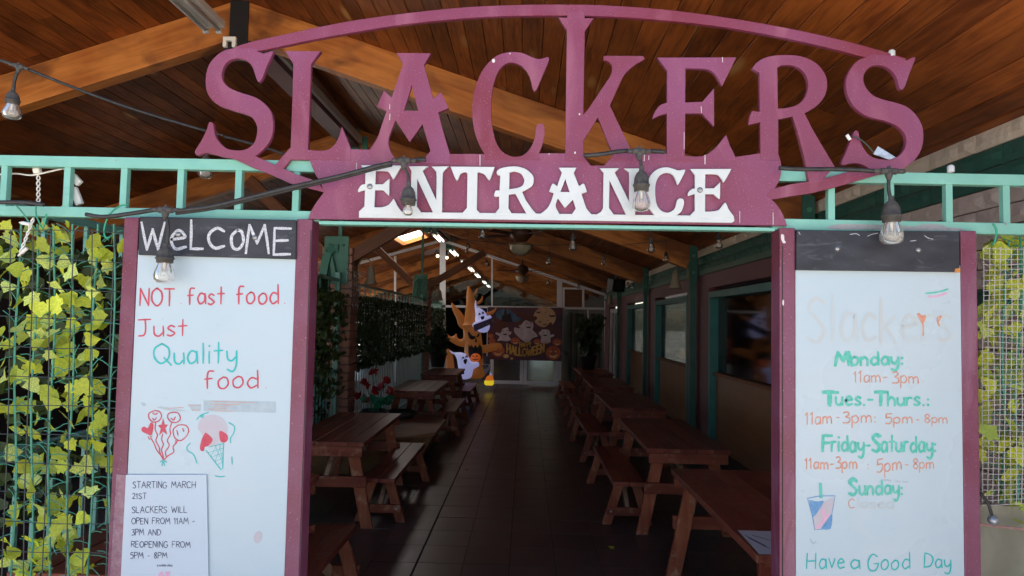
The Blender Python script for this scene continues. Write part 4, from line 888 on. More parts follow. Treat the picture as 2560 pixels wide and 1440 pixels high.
for q in ('780,65 1345,75 1345,163 780,150', '655,95 760,98 755,150 690,148', '410,120 440,112 560,130 660,150 520,150', '288,80 320,85 330,108 300,108'):
    P = [aty(a, b, ym + .0003) for a, b, _ in parse(q, D2)]; MB().add(P, [tuple(range(len(P)))]).build('torn_tape', M['tape'], lwb)
mb = MB()
strokes(mb, D2, 1.6, ym - .0003, '840,72 1170,84', '830,95 1060,98', '860,118 1000,106', '815,135 960,128', '860,150 1010,150', '485,128 620,122', '660,108 755,104', '690,142 750,140'); mb.build('tape_print', M['orangem'], lwb)['kind'] = 'stuff'
# notice
notice = thing('notice', 'white paper notice taped over the lower left of the welcome board', 'notice')
slab('sheet', [(315, 1187), (516, 1187), (524, 1560), (296, 1560)], YS - .0075, .0012, M['paper'], notice, 0)
mb = MB(); yn = YS - .0082
for it in (('STARTING MARCH', 332, 1220, 489, 1220, 16, 1.6), ('21ST', 331, 1247, 366, 1247, 14, 1.6), ('SLACKERS WILL', 330, 1282, 467, 1282, 16, 1.6), ('OPEN FROM 11AM -', 329, 1310, 487, 1310, 15, 1.6), ('3PM AND', 329, 1338, 402, 1338, 15, 1.6), ('REOPENING FROM', 328, 1368, 476, 1369, 15, 1.6), ('5PM - 8PM', 326, 1396, 418, 1396, 15, 1.6), ('SLACKERS CREW', 392, 1416, 431, 1416, 4, .8)):
    mb = MB(); word(mb, *it, yn); mb.build('print', M['ink'], notice)
mb = MB(); blot(mb, D2, yn, '~425,1425 ~450,1405 ~472,1425 ~470,1450 ~425,1450'); blot(mb, D2, yn, '480,1405 520,1402 515,1450 482,1450'); mb.build('small_picture', M['pinkm'], notice)['kind'] = 'stuff'
slab('sleeve', [(291, 1185), (316, 1188), (297, 1560), (268, 1560)], YS - .0065, .0008, mat('clear_sleeve_residue', (.34, .2, .25), (.25, .1, .15), scale=50, rough=.3, bump=.4, bscale=60), notice, 0)
# hours board
W3 = (1920, 540, 3.272); W4 = (1920, 980, 3.13)
text_part(rwb, 'fade', [('Slackers', 2018, 853, 2380, 855, 108, 9)], 'faded_lettering')
text_part(rwb, 'greenm', [('Monday:', 2089, 913, 2258, 912, 33, 6.6), ('Tues.-Thurs.:', 2060, 1013, 2322, 1014, 34, 6.2), ('Friday-Saturday:', 2058, 1128, 2340, 1130, 40, 6.0), ('Sunday:', 2126, 1236, 2257, 1236, 37, 5.8)])
text_part(rwb, 'greenm', [('M', 2088, 914, 2130, 914, 34, 9), ('T', 2057, 1013, 2094, 1013, 34, 9), ('T', 2188, 1013, 2218, 1013, 34, 9), ('F', 2056, 1128, 2080, 1128, 40, 8), ('S', 2180, 1130, 2203, 1130, 44, 7), ('S', 2122, 1237, 2142, 1237, 40, 7)])
text_part(rwb, 'orangem', [('11am-', 2135, 956, 2218, 955, 28, 2.6), ('3pm', 2230, 958, 2297, 958, 29, 3), ('11am', 2013, 1061, 2080, 1058, 30, 3), ('-', 2090, 1056, 2099, 1056, 30, 2.4), ('3pm:', 2107, 1057, 2190, 1056, 29, 3), ('5pm', 2213, 1059, 2281, 1057, 25, 3), ('-', 2290, 1060, 2298, 1060, 25, 2.4), ('8pm', 2311, 1056, 2369, 1058, 22, 2.6),
   ('11am-3pm', 2013, 1173, 2142, 1171, 28, 3), (':', 2169, 1172, 2171, 1172, 22, 2.4), ('5pm', 2192, 1182, 2254, 1173, 33, 3), ('-', 2262, 1172, 2272, 1172, 26, 2.4), ('8pm', 2283, 1172, 2335, 1171, 26, 2.6), ('C', 2122, 1270, 2137, 1270, 22, 2)])
text_part(rwb, 'fade', [('losed', 2142, 1270, 2235, 1272, 26, 3)], 'faded_lettering')
text_part(rwb, 'tealm', [('Have', 2017, 1421, 2112, 1420, 39, 3.3), ('a', 2126, 1420, 2150, 1421, 34, 3.3), ('Good', 2169, 1428, 2275, 1420, 40, 3.3), ('Day', 2310, 1419, 2377, 1420, 35, 3.3)])
mb = MB(); blot(mb, W3, ym - .0002, '~1218,800 ~1240,795 ~1255,815 ~1290,812 ~1285,850 ~1262,880 ~1240,850'); strokes(mb, W3, 3.5, ym - .0002, '~1265,870 ~1270,920 ~1268,980', '~1385,860 ~1390,830 ~1415,822 ~1400,850 ~1390,870 ~1402,900'); mb.build('drawing', M['orangem'], rwb)['kind'] = 'stuff'
mb = MB(); strokes(mb, W3, 4, ym, '~1290,632 ~1350,628 ~1420,615 ~1470,597'); strokes(mb, W4, 10, ym, '410,720 415,822'); mb.build('green_strokes', M['greenm'], rwb)['kind'] = 'stuff'
mb = MB(); strokes(mb, W3, 4.5, ym, '~1310,658 ~1360,660 ~1420,645 ~1460,630'); strokes(mb, W4, 7, ym, '~430,920 ~435,1000 ~400,1050 ~370,1070', '~470,960 ~440,1010'); mb.build('pink_strokes', M['pinkm'], rwb)['kind'] = 'stuff'
mb = MB(); strokes(mb, W4, 1.8, ym, '310,835 350,980 365,1078 490,1068 500,950 525,812', '~310,832 ~400,815 ~525,812', '~320,850 ~380,860 ~435,855')
blot(mb, W4, ym, '~325,855 ~380,860 ~432,862 ~400,920 ~350,975'); blot(mb, W4, ym, '~500,955 ~490,1065 ~420,1070 ~450,1020'); mb.build('cup_drawing', M['bluem'], rwb)['kind'] = 'stuff'
mb = MB(); blot(mb, W4, ym + .0003, '~400,900 ~440,860 ~515,830 ~500,950 ~440,1020 ~380,1070 ~350,985'); mb.build('cup_stripe', M['palepink'], rwb)
mb = MB(); strokes(mb, W4, 3.5, ym, '~905,690 ~930,688 960,695', '1000,698 1030,702', '1050,700 1095,706', '~330,1150 ~350,1185 ~375,1170'); mb.build('tape_scraps', M['tape'], rwb)['kind'] = 'stuff'

mb = MB(); yv = YR - .0006
for q in ('~2072,566 ~2110,560 ~2200,562 ~2290,566 ~2395,570 ~2398,577 ~2300,576 ~2180,574 ~2080,573', '~2290,565 ~2320,560 ~2360,563 ~2362,572 ~2300,574'): blot(mb, PXL, yv, q)
mb.build('tape_residue', mat('grey_residue', (.30, .36, .36), (.42, .36, .38), scale=80, rough=.6, bump=.4, bscale=120), rail)['kind'] = 'stuff'
mb = MB()
for q in ('~1953,586 ~1960,588 ~1961,600 ~1965,606 ~1958,608 ~1953,598', '~1957,750 ~1960,752 ~1959,764 ~1956,760'): blot(mb, PXL, YP - .0026, q)
mb.build('paint_chips', M['speckle_white'], rf)['kind'] = 'stuff'

# ================================================================== WIRE MESH
wm = thing('wire_mesh', 'dark green square wire mesh in front of the left ivy', 'wire mesh')
for px in (-60, -16, 30, 82, 130, 185, 232, 285):
    pts = [aty(px - 24 * t + 3 * math.sin(t * 6 + px), 575 + 900 * t, YS - .03) for t in [i / 12 for i in range(13)]]
    MB().tube(pts, .0022, 5).build('wire', M['wire'], wm)
y = 573
k = 0
while y < 1460:
    pts = [aty(-80 + (388 - (y - 573) * .046) * t, y - 3 + 12 * t + 2 * math.sin(t * 7 + k), YS - .032) for t in [i / 10 for i in range(11)]]
    MB().tube(pts, .0018, 5).build('wire', M['wire'], wm); y += 73; k += 1
net = thing('plastic_net', 'white small-square plastic net over the right ivy', 'net')
mb = MB()
for i in range(14):
    x = 2459 + i * 14.2
    mb.tube([aty(x + (1459 - 1459) - 4 * t + 1.5 * math.sin(9 * t + i), 618 + 640 * t, YS + .06) for t in [j / 14 for j in range(15)]], .0013, 4, False)
for j in range(50):
    yy = 620 + j * 13.1
    mb.tube([aty(2458 - 4 * (j / 50) + 200 * t, yy + 3 * math.sin(t * 4 + j * .3), YS + .058) for t in [k / 6 for k in range(7)]], .0012, 4, False)
o = mb.build('netting', M['whitewire'], net); o['kind'] = 'stuff'
tp = aty(2447, 1262, 2.78); tq = aty(2700, 1272, 2.78)
mb = MB(); nx, nz = 12, 10; vv = []
for i in range(nx + 1):
    for j in range(nz + 1):
        x = tp.x + (tq.x - tp.x) * i / nx; z = tp.z * (1 - j / nz) + .3 * j / nz
        vv.append((x, 2.78 + .012 * math.sin(i * 1.3 + j) + .01 * math.sin(j * 2.1), z))
mb.add(vv, [(i * (nz + 1) + j, (i + 1) * (nz + 1) + j, (i + 1) * (nz + 1) + j + 1, i * (nz + 1) + j + 1) for i in range(nx) for j in range(nz)])
o = mb.build('plastic_sheet', M['tarp'], smooth=True); props(o, 'milky plastic sheet tied low over the right ivy', 'plastic sheet')
o = MB().tube([aty(2448 + 200 * t, 1311 + 22 * t, 2.72) for t in (0, .3, .6, 1)], .005, 6).build('rope', M['ropepink']); props(o, 'thin pinkish rope across the plastic sheet', 'rope')
bg_ = thing('bungee_ball', 'black elastic cord with a silver ball, by the right post', 'bungee')
MB().tube([aty(a, b, 2.62) for a, b in ((2451, 1232), (2462, 1246), (2471, 1260), (2476, 1275), (2481, 1293))], .0055, 6).build('elastic', M['black'], bg_)
MB().ball(aty(2483, 1301, 2.61), .019, 14).build('ball', mat('silver_ball', (.45, .47, .5), (.2, .22, .25), scale=60, rough=.25, metal=.5), bg_, smooth=True)

# ties and stray cords on the left railing ---------------------------------------------
def pxtube(pts, y, r, name, m, label=None, cat=None, parent=None, group=None):
    P = smooth_path([(a, b, True) for a, b in pts], False, 6); o = MB().tube([aty(a, b, y) for a, b in P], r, 6).build(name, m, parent, smooth=True)
    if label: props(o, label, cat, group)
    return o
pxtube([(320, 512), (300, 515), (275, 535), (262, 565), (262, 590), (275, 595)], YS - .012, .0032, 'cable_tie', M['tie'], 'looped bright green tie hanging beside the left frame', 'cable tie', group='green ties holding the ivy')
pxtube([(2482, 559), (2491, 575), (2488, 600), (2482, 612)], YS - .012, .0036, 'cable_tie', M['tie'], 'bright green tie on the right end of the railing', 'cable tie', group='green ties holding the ivy')
pxtube([(90, 512), (90, 535), (100, 560), (107, 570), (114, 548), (116, 535)], YS - .012, .003, 'cable_tie', M['tie'], 'bright green tie over the left railing below the white plug', 'cable tie', group='green ties holding the ivy')
pxtube([(30, 504), (55, 530), (78, 562), (95, 575)], YS - .014, .0028, 'cable_tie', M['vine'], 'long slanting green tie at the far left of the railing', 'cable tie', group='green ties holding the ivy')
wl = thing('icicle_lights', 'white twisted light cord with plugs on the left end of the railing', 'string lights', group='white icicle lights on the fence')
pxtube([(-60, 430), (0, 436), (40, 434), (80, 438), (120, 430), (158, 422), (178, 425), (186, 438)], YS + .075, .0035, 'cord', M['cord'], parent=wl)
for ph in (0, math.pi):
    pts = []
    for k in range(40):
        t = k / 39; py = 438 + 300 * t if False else 438 + 70 * t
        pts.append(aty(96 + 4 * math.sin(ph + t * 16), py, YS + .075 + .004 * math.cos(ph + t * 16)))
    MB().tube(pts, .0028, 5).build('twisted_cord', M['cord'], wl)
    pts = [aty(84 - 36 * t + 3 * math.sin(ph + t * 20), 545 + 95 * t, YS - .03 + .004 * math.cos(ph + t * 20)) for t in [k / 39 for k in range(40)]]
    MB().tube(pts, .0028, 5).build('twisted_cord', M['cord'], wl)
for a, b in (((182, 440), (200, 460)), ((184, 470), (200, 512)), ((92, 420), (95, 434))):
    p, q = aty(*a, YS + .07), aty(*b, YS + .07); MB().bar(p, q, .028, .02, (0, 1, 0)).build('plug_end', M['cord'], wl, bevel=.004)
for a, b in (((48, 556), (76, 561)), ((50, 636), (68, 620))):
    p, q = aty(*a, YS - .035), aty(*b, YS - .035); MB().tube([p, p + (q - p) * .3, q], [.002, .007, .007], 8).build('mini_bulb', M['cord'], wl)

# ================================================================== BULB STRINGS
def socket(parent, cx, ytop, ybot, wpx, y, glass_bot=None, gw=None, gm='bulb'):
    """a rubber socket with its bulb, hanging straight down from (cx, ytop)"""
    k = y / F; top = aty(cx, ytop, y); h = (ybot - ytop) * k; rr = wpx * k / 2
    s = MB().lathe([(rr * .28, .0), (rr * .32, -h * .18), (rr * .62, -h * .28), (rr * .86, -h * .45), (rr * .95, -h * .72), (rr * 1.05, -h * .73), (rr * 1.05, -h * .80), (rr * .93, -h * .81), (rr * .90, -h), (rr * .3, -h)], top, 18).build('socket', M['grey_rubber'], parent, smooth=True)
    if glass_bot:
        g_ = (glass_bot - ybot) * k; gr = gw * k / 2; z0 = -h
        b = MB().lathe([(gr * .60, z0 + .004), (gr * .68, z0 - g_ * .12), (gr * .92, z0 - g_ * .42), (gr, z0 - g_ * .62), (gr * .93, z0 - g_ * .82), (gr * .62, z0 - g_ * .96), (0, z0 - g_)], top, 20).build('bulb', M[gm], s, smooth=True)
        MB().tube([top + Vector((-gr * .25, 0, z0)), top + Vector((-gr * .35, 0, z0 - g_ * .6)), top + Vector((gr * .35, 0, z0 - g_ * .62)), top + Vector((gr * .25, 0, z0))], gr * .035, 4).build('filament', M['filament'], s)
        MB().lathe([(gr * .22, z0), (gr * .2, z0 - g_ * .4), (0, z0 - g_ * .42)], top, 8).build('stem', M['filament'], s, smooth=True)
    return s
def tee(parent, cx, cy, w_, h_, y, ang_=0):
    k = y / F; p = aty(cx, cy, y); a = w_ * k / 2; b = h_ * k; mb = MB()
    d = Vector((math.cos(ang_), 0, math.sin(ang_)))
    mb.tube([p - d * a, p - d * a * .55], b * .24, 10); mb.tube([p - d * a * .55, p - d * a * .5, p + d * a * .5, p + d * a * .55], [b * .2, b * .34, b * .34, b * .2], 10); mb.tube([p + d * a * .55, p + d * a], b * .24, 10)
    mb.tube([p, p + Vector((0, 0, -b * .5)), p + Vector((0, 0, -b))], [b * .42, b * .36, b * .18], 10)
    mb.lathe([(b * .05, -.003), (b * .16, -.003), (b * .16, .003), (b * .05, .003)], p + Vector((0, 0, b * .42)), 10, 'Y')
    mb.build('junction', M['grey_rubber'], parent, smooth=True)
yl = YS - .07
s1 = thing('string_lights', 'black cable with clear bulbs draped across the front of the sign and boards', 'string lights')
for k, pts in enumerate(([(-40, 505), (0, 506), (60, 506), (110, 512)], [(215, 536), (260, 542), (320, 535), (385, 525)], [(440, 528), (520, 518), (600, 500), (720, 470), (850, 440), (940, 416), (980, 407)], [(1035, 399), (1065, 399)], [(1460, 389), (1500, 386), (1545, 379), (1570, 377)], [(1625, 377), (1662, 380)], [(1948, 420), (2000, 423), (2080, 423), (2150, 425), (2185, 428)], [(2255, 430), (2262, 428)])):
    pxtube(pts, yl if k in (1, 2, 6) else yl + .02, .0085, 'cable', M['black'], parent=s1)
    if k == 2: pxtube([(a, b + 6) for a, b in pts], yl + .01, .006, 'cable', M['black'], parent=s1)
for (cx, cy, ww) in ((414, 525, 70), (1010, 402, 62), (1598, 378, 58), (2222, 428, 76)): tee(s1, cx, cy, ww, 24, yl, 0)
for pts in ([(417, 545), (421, 575), (418, 612)], [(1012, 420), (1020, 438), (1021, 458)], [(1600, 395), (1602, 408), (1603, 418)], [(2221, 450), (2222, 475), (2226, 495)]): pxtube(pts, yl, .0062, 'cable', M['black'], parent=s1)
socket(s1, 414, 610, 658, 44, yl, 711, 51); socket(s1, 1022, 456, 514, 40, yl, 541, 26); socket(s1, 1604, 416, 479, 41, yl, 531, 46); socket(s1, 2228, 490, 556, 46, yl, 612, 56)
s2 = thing('string_lights', 'black cable with a clear bulb crossing before the left rafter', 'string lights')
for k, pts in enumerate(([(-60, 140), (0, 151), (30, 161)], [(62, 170), (200, 225), (340, 275), (520, 329)], [(560, 341), (640, 362), (720, 388)])): pxtube(pts, 2.7 + k * .35, .0075, 'cable', M['black'], parent=s2)
tee(s2, 47, 166, 52, 18, 2.7, -.25); tee(s2, 541, 335, 36, 10, 3.3, -.2)
pxtube([(43, 180), (36, 205), (34, 226)], 2.7, .006, 'cable', M['black'], parent=s2)
socket(s2, 33, 222, 263, 34, 2.7, 302, 44); pxtube([(517, 345), (516, 368), (516, 386)], 3.4, .005, 'cable', M['black'], parent=s2); socket(s2, 516, 384, 414, 24, 3.4, 448, 34)
def hang(label, y, cable, bulbs, wpx, r=.0045):
    t = thing('string_lights', label, 'string lights', group='bulb strings under the roof inside')
    if cable: pxtube(cable, y, r, 'cable', M['black'], parent=t)
    for (cx, ct, cs_, cb_) in bulbs:
        pxtube([(cx, ct), (cx + .5, (ct + cs_) / 2), (cx, cs_ + 1)], y, r * .7, 'drop', M['black'], parent=t)
        socket(t, cx, cs_, cs_ + (cb_ - cs_) * .45, wpx * .66, y, cb_, wpx, 'bulb_clear')
hang('bulb string just inside the opening, behind the lintel', 6.0, [(1080, 538), (1300, 545), (1520, 548), (1700, 552), (1900, 556)], [(1207, 545, 560, 598), (1433, 548, 582, 628), (1628, 550, 591, 633), (1797, 553, 582, 622)], 20)
hang('bulb string sagging across the first bay', 8.9, [(1100, 590), (1200, 603), (1340, 613), (1430, 612), (1510, 618), (1600, 608), (1660, 602), (1750, 585), (1860, 570)], [(1373, 613, 636, 662), (1510, 618, 640, 664), (1665, 602, 628, 655), (1840, 575, 592, 626)], 14)
hang('bulb string with small bulbs deep inside, below the ceiling fan', 13.5, [(1130, 590), (1250, 650), (1371, 690), (1445, 700), (1520, 700), (1600, 692)], [(1371, 690, 699, 712), (1447, 700, 708, 722), (1570, 695, 704, 720), (1583, 694, 706, 722), (1168, 612, 620, 632)], 9, .004)
hang('bulb string crossing the ridge near the lit tubes', 11.5, [(1040, 548), (1100, 566), (1170, 580), (1230, 600), (1290, 640)], [(1078, 556, 568, 585), (1170, 580, 606, 622), (1218, 600, 650, 666)], 12, .004)

# ================================================================== LIGHT FITTINGS
def strip_light(label, y0, y1, lit, x=XR, z=4.02, housing=True, dx=0.0):
    t = thing('strip_light', label, 'strip light', (x + dx, y0, z), group='fluorescent strip lights along the ridge')
    L_ = y1 - y0
    MB().box((-.09, 0, 0), (.09, L_, .055)).build('housing', M['greymetal'], t, bevel=.006)
    for sx in (-.05, .05):
        MB().tube([(sx, .03, -.024), (sx, L_ - .03, -.024)], .019, 12).build('tube', M['tube_on'] if lit else M['tube_off'], t, smooth=True)
        for yy in (.015, L_ - .015): MB().box((sx - .018, yy - .014, -.045), (sx + .018, yy + .014, 0)).build('holder', M['white'], t)
    return t
strip_light('unlit twin tube strip light on the ridge at the top left of the photo', 3.0, 5.0, False, z=3.98, dx=-.05)
strip_light('lit strip light seen just before the glass wall', 17.2, 18.6, True, z=4.0)
for k, (a, b) in enumerate(((20.8, 22.6), (24.6, 26.4), (27.6, 29.6), (31.2, 33.6), (36.5, 39), (40.5, 43))):
    strip_light(['lit twin tube light, first beyond the glass wall', 'lit twin tube light, second beyond the glass wall', 'lit twin tube light, third beyond the glass wall', 'lit twin tube light, fourth beyond the glass wall', 'lit twin tube light, fifth beyond the glass wall', 'farthest lit twin tube light in the hall'][k], a, b, True, z=4.0)
cl = thing('clip', 'small white plastic bracket on the ridge beside the first S', 'bracket', (0, 0, 0))
p = aty(574, 105, 5.05); mb = MB(); mb.box((p.x - .05, p.y - .01, p.z + .01), (p.x + .05, p.y + .02, p.z + .04)); mb.box((p.x - .05, p.y - .01, p.z - .04), (p.x - .02, p.y + .02, p.z + .01)); mb.box((p.x + .02, p.y - .01, p.z - .04), (p.x + .05, p.y + .02, p.z + .01)); mb.build('bracket_body', M['cord'], cl, bevel=.004)
for k, (px, py, lab) in enumerate(((1094, 640, 'lit round spot lamp left of the glass wall mullion'), (1117, 644, 'lit round spot lamp right of the glass wall mullion'))):
    p = aty(px, py, 21.5); t = thing('spot_lamp', lab, 'lamp', p, group='pair of lit spot lamps')
    MB().ball((0, 0, 0), .05 + .0 * k, 12).build('lamp_bulb', M['lamp_on'], t, smooth=True); MB().lathe([(.03, .04), (.06, .10), (.06, .2), (0, .2)], (0, 0, 0), 12).build('shade', M['blackmetal'], t)
sk = thing('skylight', 'bright skylight panel set in the planks left of the ridge', 'skylight')
def rp(x, y, d=0.0): return (x, y, zc(x) - d)
a_, b_, c_, e_ = -3.45, -2.75, 16.4, 18.7
mb = MB(); mb.add([rp(a_, c_, .03), rp(b_, c_, .03), rp(b_, e_, .03), rp(a_, e_, .03)], [(0, 1, 2, 3)]); mb.build('panel', M['skylight'], sk)
mb = MB()
for p, q in (((a_, c_), (b_, c_)), ((b_, c_), (b_, e_)), ((b_, e_), (a_, e_)), ((a_, e_), (a_, c_))): mb.bar(rp(*p, .06), rp(*q, .06), .05, .16)
mb.build('frame', M['orangewood'], sk)

def bell_lamp(label, base, side, facing):
    t = thing('wall_lamp', label, 'lamp', base, group='bell shaded wall lamps')
    s = side
    if facing == 'X': MB().lathe([(0, 0), (.05, 0), (.06, .012 * s), (.04, .03 * s), (0, .03 * s)], (0, 0, 0), 16, 'X').build('wall_plate', M['brass'], t, smooth=True)
    pts = smooth_path([(0, 0, True), (.05 * s, .03, True), (.06 * s, .14, True), (.12 * s, .22, True), (.20 * s, .20, True), (.225 * s, .11, True)], False, 5)
    MB().tube([(a, 0, b) for a, b in pts], .008, 8).build('arm', M['brass'], t, smooth=True)
    MB().lathe([(.02, .13), (.035, .10), (.045, .07), (.052, .0), (.065, -.07), (.095, -.12), (.092, -.12), (.06, -.065), (.045, 0), (.03, .08)], (.225 * s, 0, 0), 18).build('bell_shade', M['shade_brass'], t, smooth=True)
bell_lamp('bell shaded lamp on the right face of the nearest brick column', (-2.29, 8.95, 2.38), 1, 'X')
bell_lamp('bell shaded lamp on the farther brick column', (-2.29, 16.1, 2.40), 1, 'X')
bell_lamp('bell shaded lamp by the steel post on the window wall', (XW - .04, 9.3, 2.42), -1, 'X')
bell_lamp('bell shaded lamp near the far door', (XW - .04, 16.5, 2.38), -1, 'X')

def fan(label, x, y, z, rot):
    t = thing('ceiling_fan', label, 'ceiling fan', (x, y, z), rot, 'ceiling fans over the walkway')
    top = zc(x) - z
    MB().lathe([(.02, top), (.02, .42), (.10, .40), (.16, .33), (.17, .25), (.10, .18), (.05, .15)], (0, 0, 0), 20).build('motor', M['fan'], t, smooth=True)
    MB().lathe([(.175, .10), (.17, .05), (.12, -.02), (.05, -.055), (0, -.06)], (0, 0, 0), 20).build('bowl', M['bowl'], t, smooth=True)
    MB().lathe([(.05, .16), (.18, .12), (.185, .09), (.17, .09)], (0, 0, 0), 20).build('rim', M['brass'], t, smooth=True)
    for k in range(5):
        a = k * 2 * math.pi / 5; mb = MB().box((.20, -.06, .255), (.68, .06, .263)); o = mb.build('blade', M['fan'], t); o.rotation_euler = (R(8), 0, a)
fan('ceiling fan with frosted bowl light, nearest over the walkway', -.10, 10.4, 2.88, .3)
fan('ceiling fan with frosted bowl light, farther, just before the glass wall', -.12, 17.9, 2.90, .8)
sp = thing('speaker', 'black loudspeaker hung near the far end of the window wall', 'speaker', tuple(aty(1540, 712, 14.2)))
MB().box((-.15, -.12, -.13), (.15, .12, .13)).build('cabinet', M['blackmetal'], sp, bevel=.015); MB().lathe([(0, -.125), (.08, -.125), (.09, -.12)], (0, 0, 0), 18, 'Y').build('grille', M['black'], sp); MB().box((-.02, 0, .13), (.02, .04, .40)).build('hanger', M['blackmetal'], sp)
sp.rotation_euler = (R(12), 0, R(25))
# price tag in the last S
tg = thing('price_tag', 'crumpled silver tag tied in the bottom of the last S', 'tag')
pl = [aty(a, b, YS - .012) for a, b, _ in parse('1065,797 1200,880 1150,897 1030,855', A6)]
MB().add([(p.x, p.y, p.z) for p in pl] + [(p.x, p.y + .004, p.z) for p in pl], [(0, 1, 2, 3), (7, 6, 5, 4), (0, 4, 5, 1), (1, 5, 6, 2), (2, 6, 7, 3), (3, 7, 4, 0)]).build('foil', mat('silver_foil', (.62, .64, .68), (.3, .31, .34), scale=60, rough=.25, metal=.5), tg)
pxtube([(2131, 340), (2150, 348), (2170, 365), (2184, 382)], YS - .01, .0028, 'string', M['wire'], parent=tg)
mb = MB(); p, q = aty(2117, 337, YS - .012), aty(2125, 350, YS - .012); mb.bar(p, q, .012, .004, (0, 1, 0)).build('string_end', M['cord'], tg)

# ================================================================== PICNIC TABLES AND BENCHES
FZ = 0.0155
def table_proto(L_=1.83, W_=0.70, T=0.75):
    t = thing('picnic_table', 'x', 'table')
    n = 5; bw = W_ / n
    for i in range(n):
        MB().box((-bw / 2 + .002, 0, -.038), (bw / 2 - .002, L_, 0)).build('plank', M['table'], t, bevel=.004, loc=(-W_ / 2 + bw * (i + .5), random.uniform(-.004, .004), T + random.uniform(-.001, .001)))
    for y in (.012, L_ - .05):
        MB().box((-W_ / 2 + .02, 0, -.085), (W_ / 2 - .02, .038, 0)).build('apron', M['table_x'], t, bevel=.004, loc=(0, y, T - .0395))
    for y, s in ((.12, 1), (L_ - .16, -1)):
        for sx in (-1, 1):
            p = Vector((sx * (W_ / 2 - .13), y, T - .05)); q = Vector((sx * (W_ / 2 + .015), y, 0)); mb = MB()
            mb.add([(p.x - .05, y, p.z), (p.x + .05, y, p.z), (p.x + .05, y + .038, p.z), (p.x - .05, y + .038, p.z), (q.x - .05, y, 0), (q.x + .05, y, 0), (q.x + .05, y + .038, 0), (q.x - .05, y + .038, 0)],
                   [(0, 1, 2, 3), (7, 6, 5, 4), (4, 5, 1, 0), (5, 6, 2, 1), (6, 7, 3, 2), (7, 4, 0, 3)])
            mb.build('leg', M['leg'], t, bevel=.004)
        yy = y - .040 if s == 1 else y + .040
        MB().box((-W_ / 2 - .005, 0, -.045), (W_ / 2 + .005, .038, .045)).build('crosspiece', M['table_x'], t, bevel=.004, loc=(0, yy, .40))
        MB().bar((0, y + .02 * s + .01, .40), (0, y + s * .45, T - .045), .038, .08, (0, -s, 1)).build('strut', M['leg'], t)
    return t
def bench_proto(L_=1.78, W_=0.29, T=0.40):
    t = thing('bench', 'x', 'bench')
    for i in range(2):
        MB().box((-W_ / 4 + .002, 0, -.038), (W_ / 4 - .002, L_, 0)).build('plank', M['table'], t, bevel=.004, loc=((i - .5) * W_ / 2, random.uniform(-.004, .004), T))
    for y, s in ((.10, 1), (L_ - .14, -1)):
        for sx in (-1, 1):
            px_, qx = sx * .075, sx * .185; mb = MB()
            mb.add([(px_ - .042, y, T - .039), (px_ + .042, y, T - .039), (px_ + .042, y + .038, T - .039), (px_ - .042, y + .038, T - .039), (qx - .042, y, 0), (qx + .042, y, 0), (qx + .042, y + .038, 0), (qx - .042, y + .038, 0)],
                   [(0, 1, 2, 3), (7, 6, 5, 4), (4, 5, 1, 0), (5, 6, 2, 1), (6, 7, 3, 2), (7, 4, 0, 3)])
            mb.build('leg', M['leg'], t, bevel=.004)
        yy = y - .030 if s == 1 else y + .040
        cp = MB().box((-.19, 0, -.036), (.19, .028, .036)).build('crosspiece', M['table_x'], t, bevel=.003, loc=(0, yy, .125))
        for sx in (-.15, .15): MB().lathe([(0, -.006), (.009, -.004), (.010, 0)], (sx, 0, .0), 8, 'Y').build('bolt', M['steel'], cp)
        MB().bar((0, y + .02, .13), (0, y + s * .32, T - .045), .035, .06, (0, -s, 1)).build('strut', M['leg'], t)
    return t
T0 = table_proto(); B0 = bench_proto(); t_used = [False]; b_used = [False]
tables = [(1.415, 3.17, 0, 'nearest picnic table on the right, with a sheet of paper on it'), (1.385, 5.78, -.004, 'second picnic table on the right, under the nearest window'),
          (1.42, 8.5, .012, 'third picnic table on the right, beyond the steel post'), (1.46, 11.3, 0, 'fourth picnic table on the right, with light glinting on its top'), (1.50, 14.2, .01, 'farthest picnic table on the right, holding the dark potted plant'),
          (-1.70, 2.72, 0, 'nearest picnic table on the left, mostly behind the welcome board'), (-1.69, 5.74, .01, 'second picnic table on the left, before the flower pot'), (-1.66, 10.0, 0, 'third picnic table on the left, beyond the wooden platform'), (-1.66, 13.1, 0, 'farthest picnic table on the left, before the inflatable tree')]
for x, y, rz, lab in tables:
    o = T0 if not t_used[0] else copy_tree(T0); t_used[0] = True
    o.location = (x, y, FZ); o.rotation_euler = (0, 0, rz); o['label'] = lab; o['group'] = 'red-brown picnic tables'
benches = [(.935, 6.07, 0, 'worn bench at the aisle side of the second right table'), (.945, 8.78, .02, 'bench at the aisle side of the third right table'), (.96, 11.7, -.01, 'bench at the aisle side of the fourth right table'), (.98, 14.7, .02, 'bench at the aisle side of the farthest right table'),
           (-1.26, 2.86, 0, 'bench at the lower left of the opening, nearest the camera'), (-1.26, 5.97, 0, 'bench at the aisle side of the second left table'), (-1.20, 10.5, 0, 'bench at the aisle side of the third left table'), (-1.22, 13.6, 0, 'bench at the aisle side of the farthest left table')]
for x, y, rz, lab in benches:
    o = B0 if not b_used[0] else copy_tree(B0); b_used[0] = True
    o.location = (x, y, FZ); o.rotation_euler = (0, 0, rz); o['label'] = lab; o['group'] = 'red-brown benches'
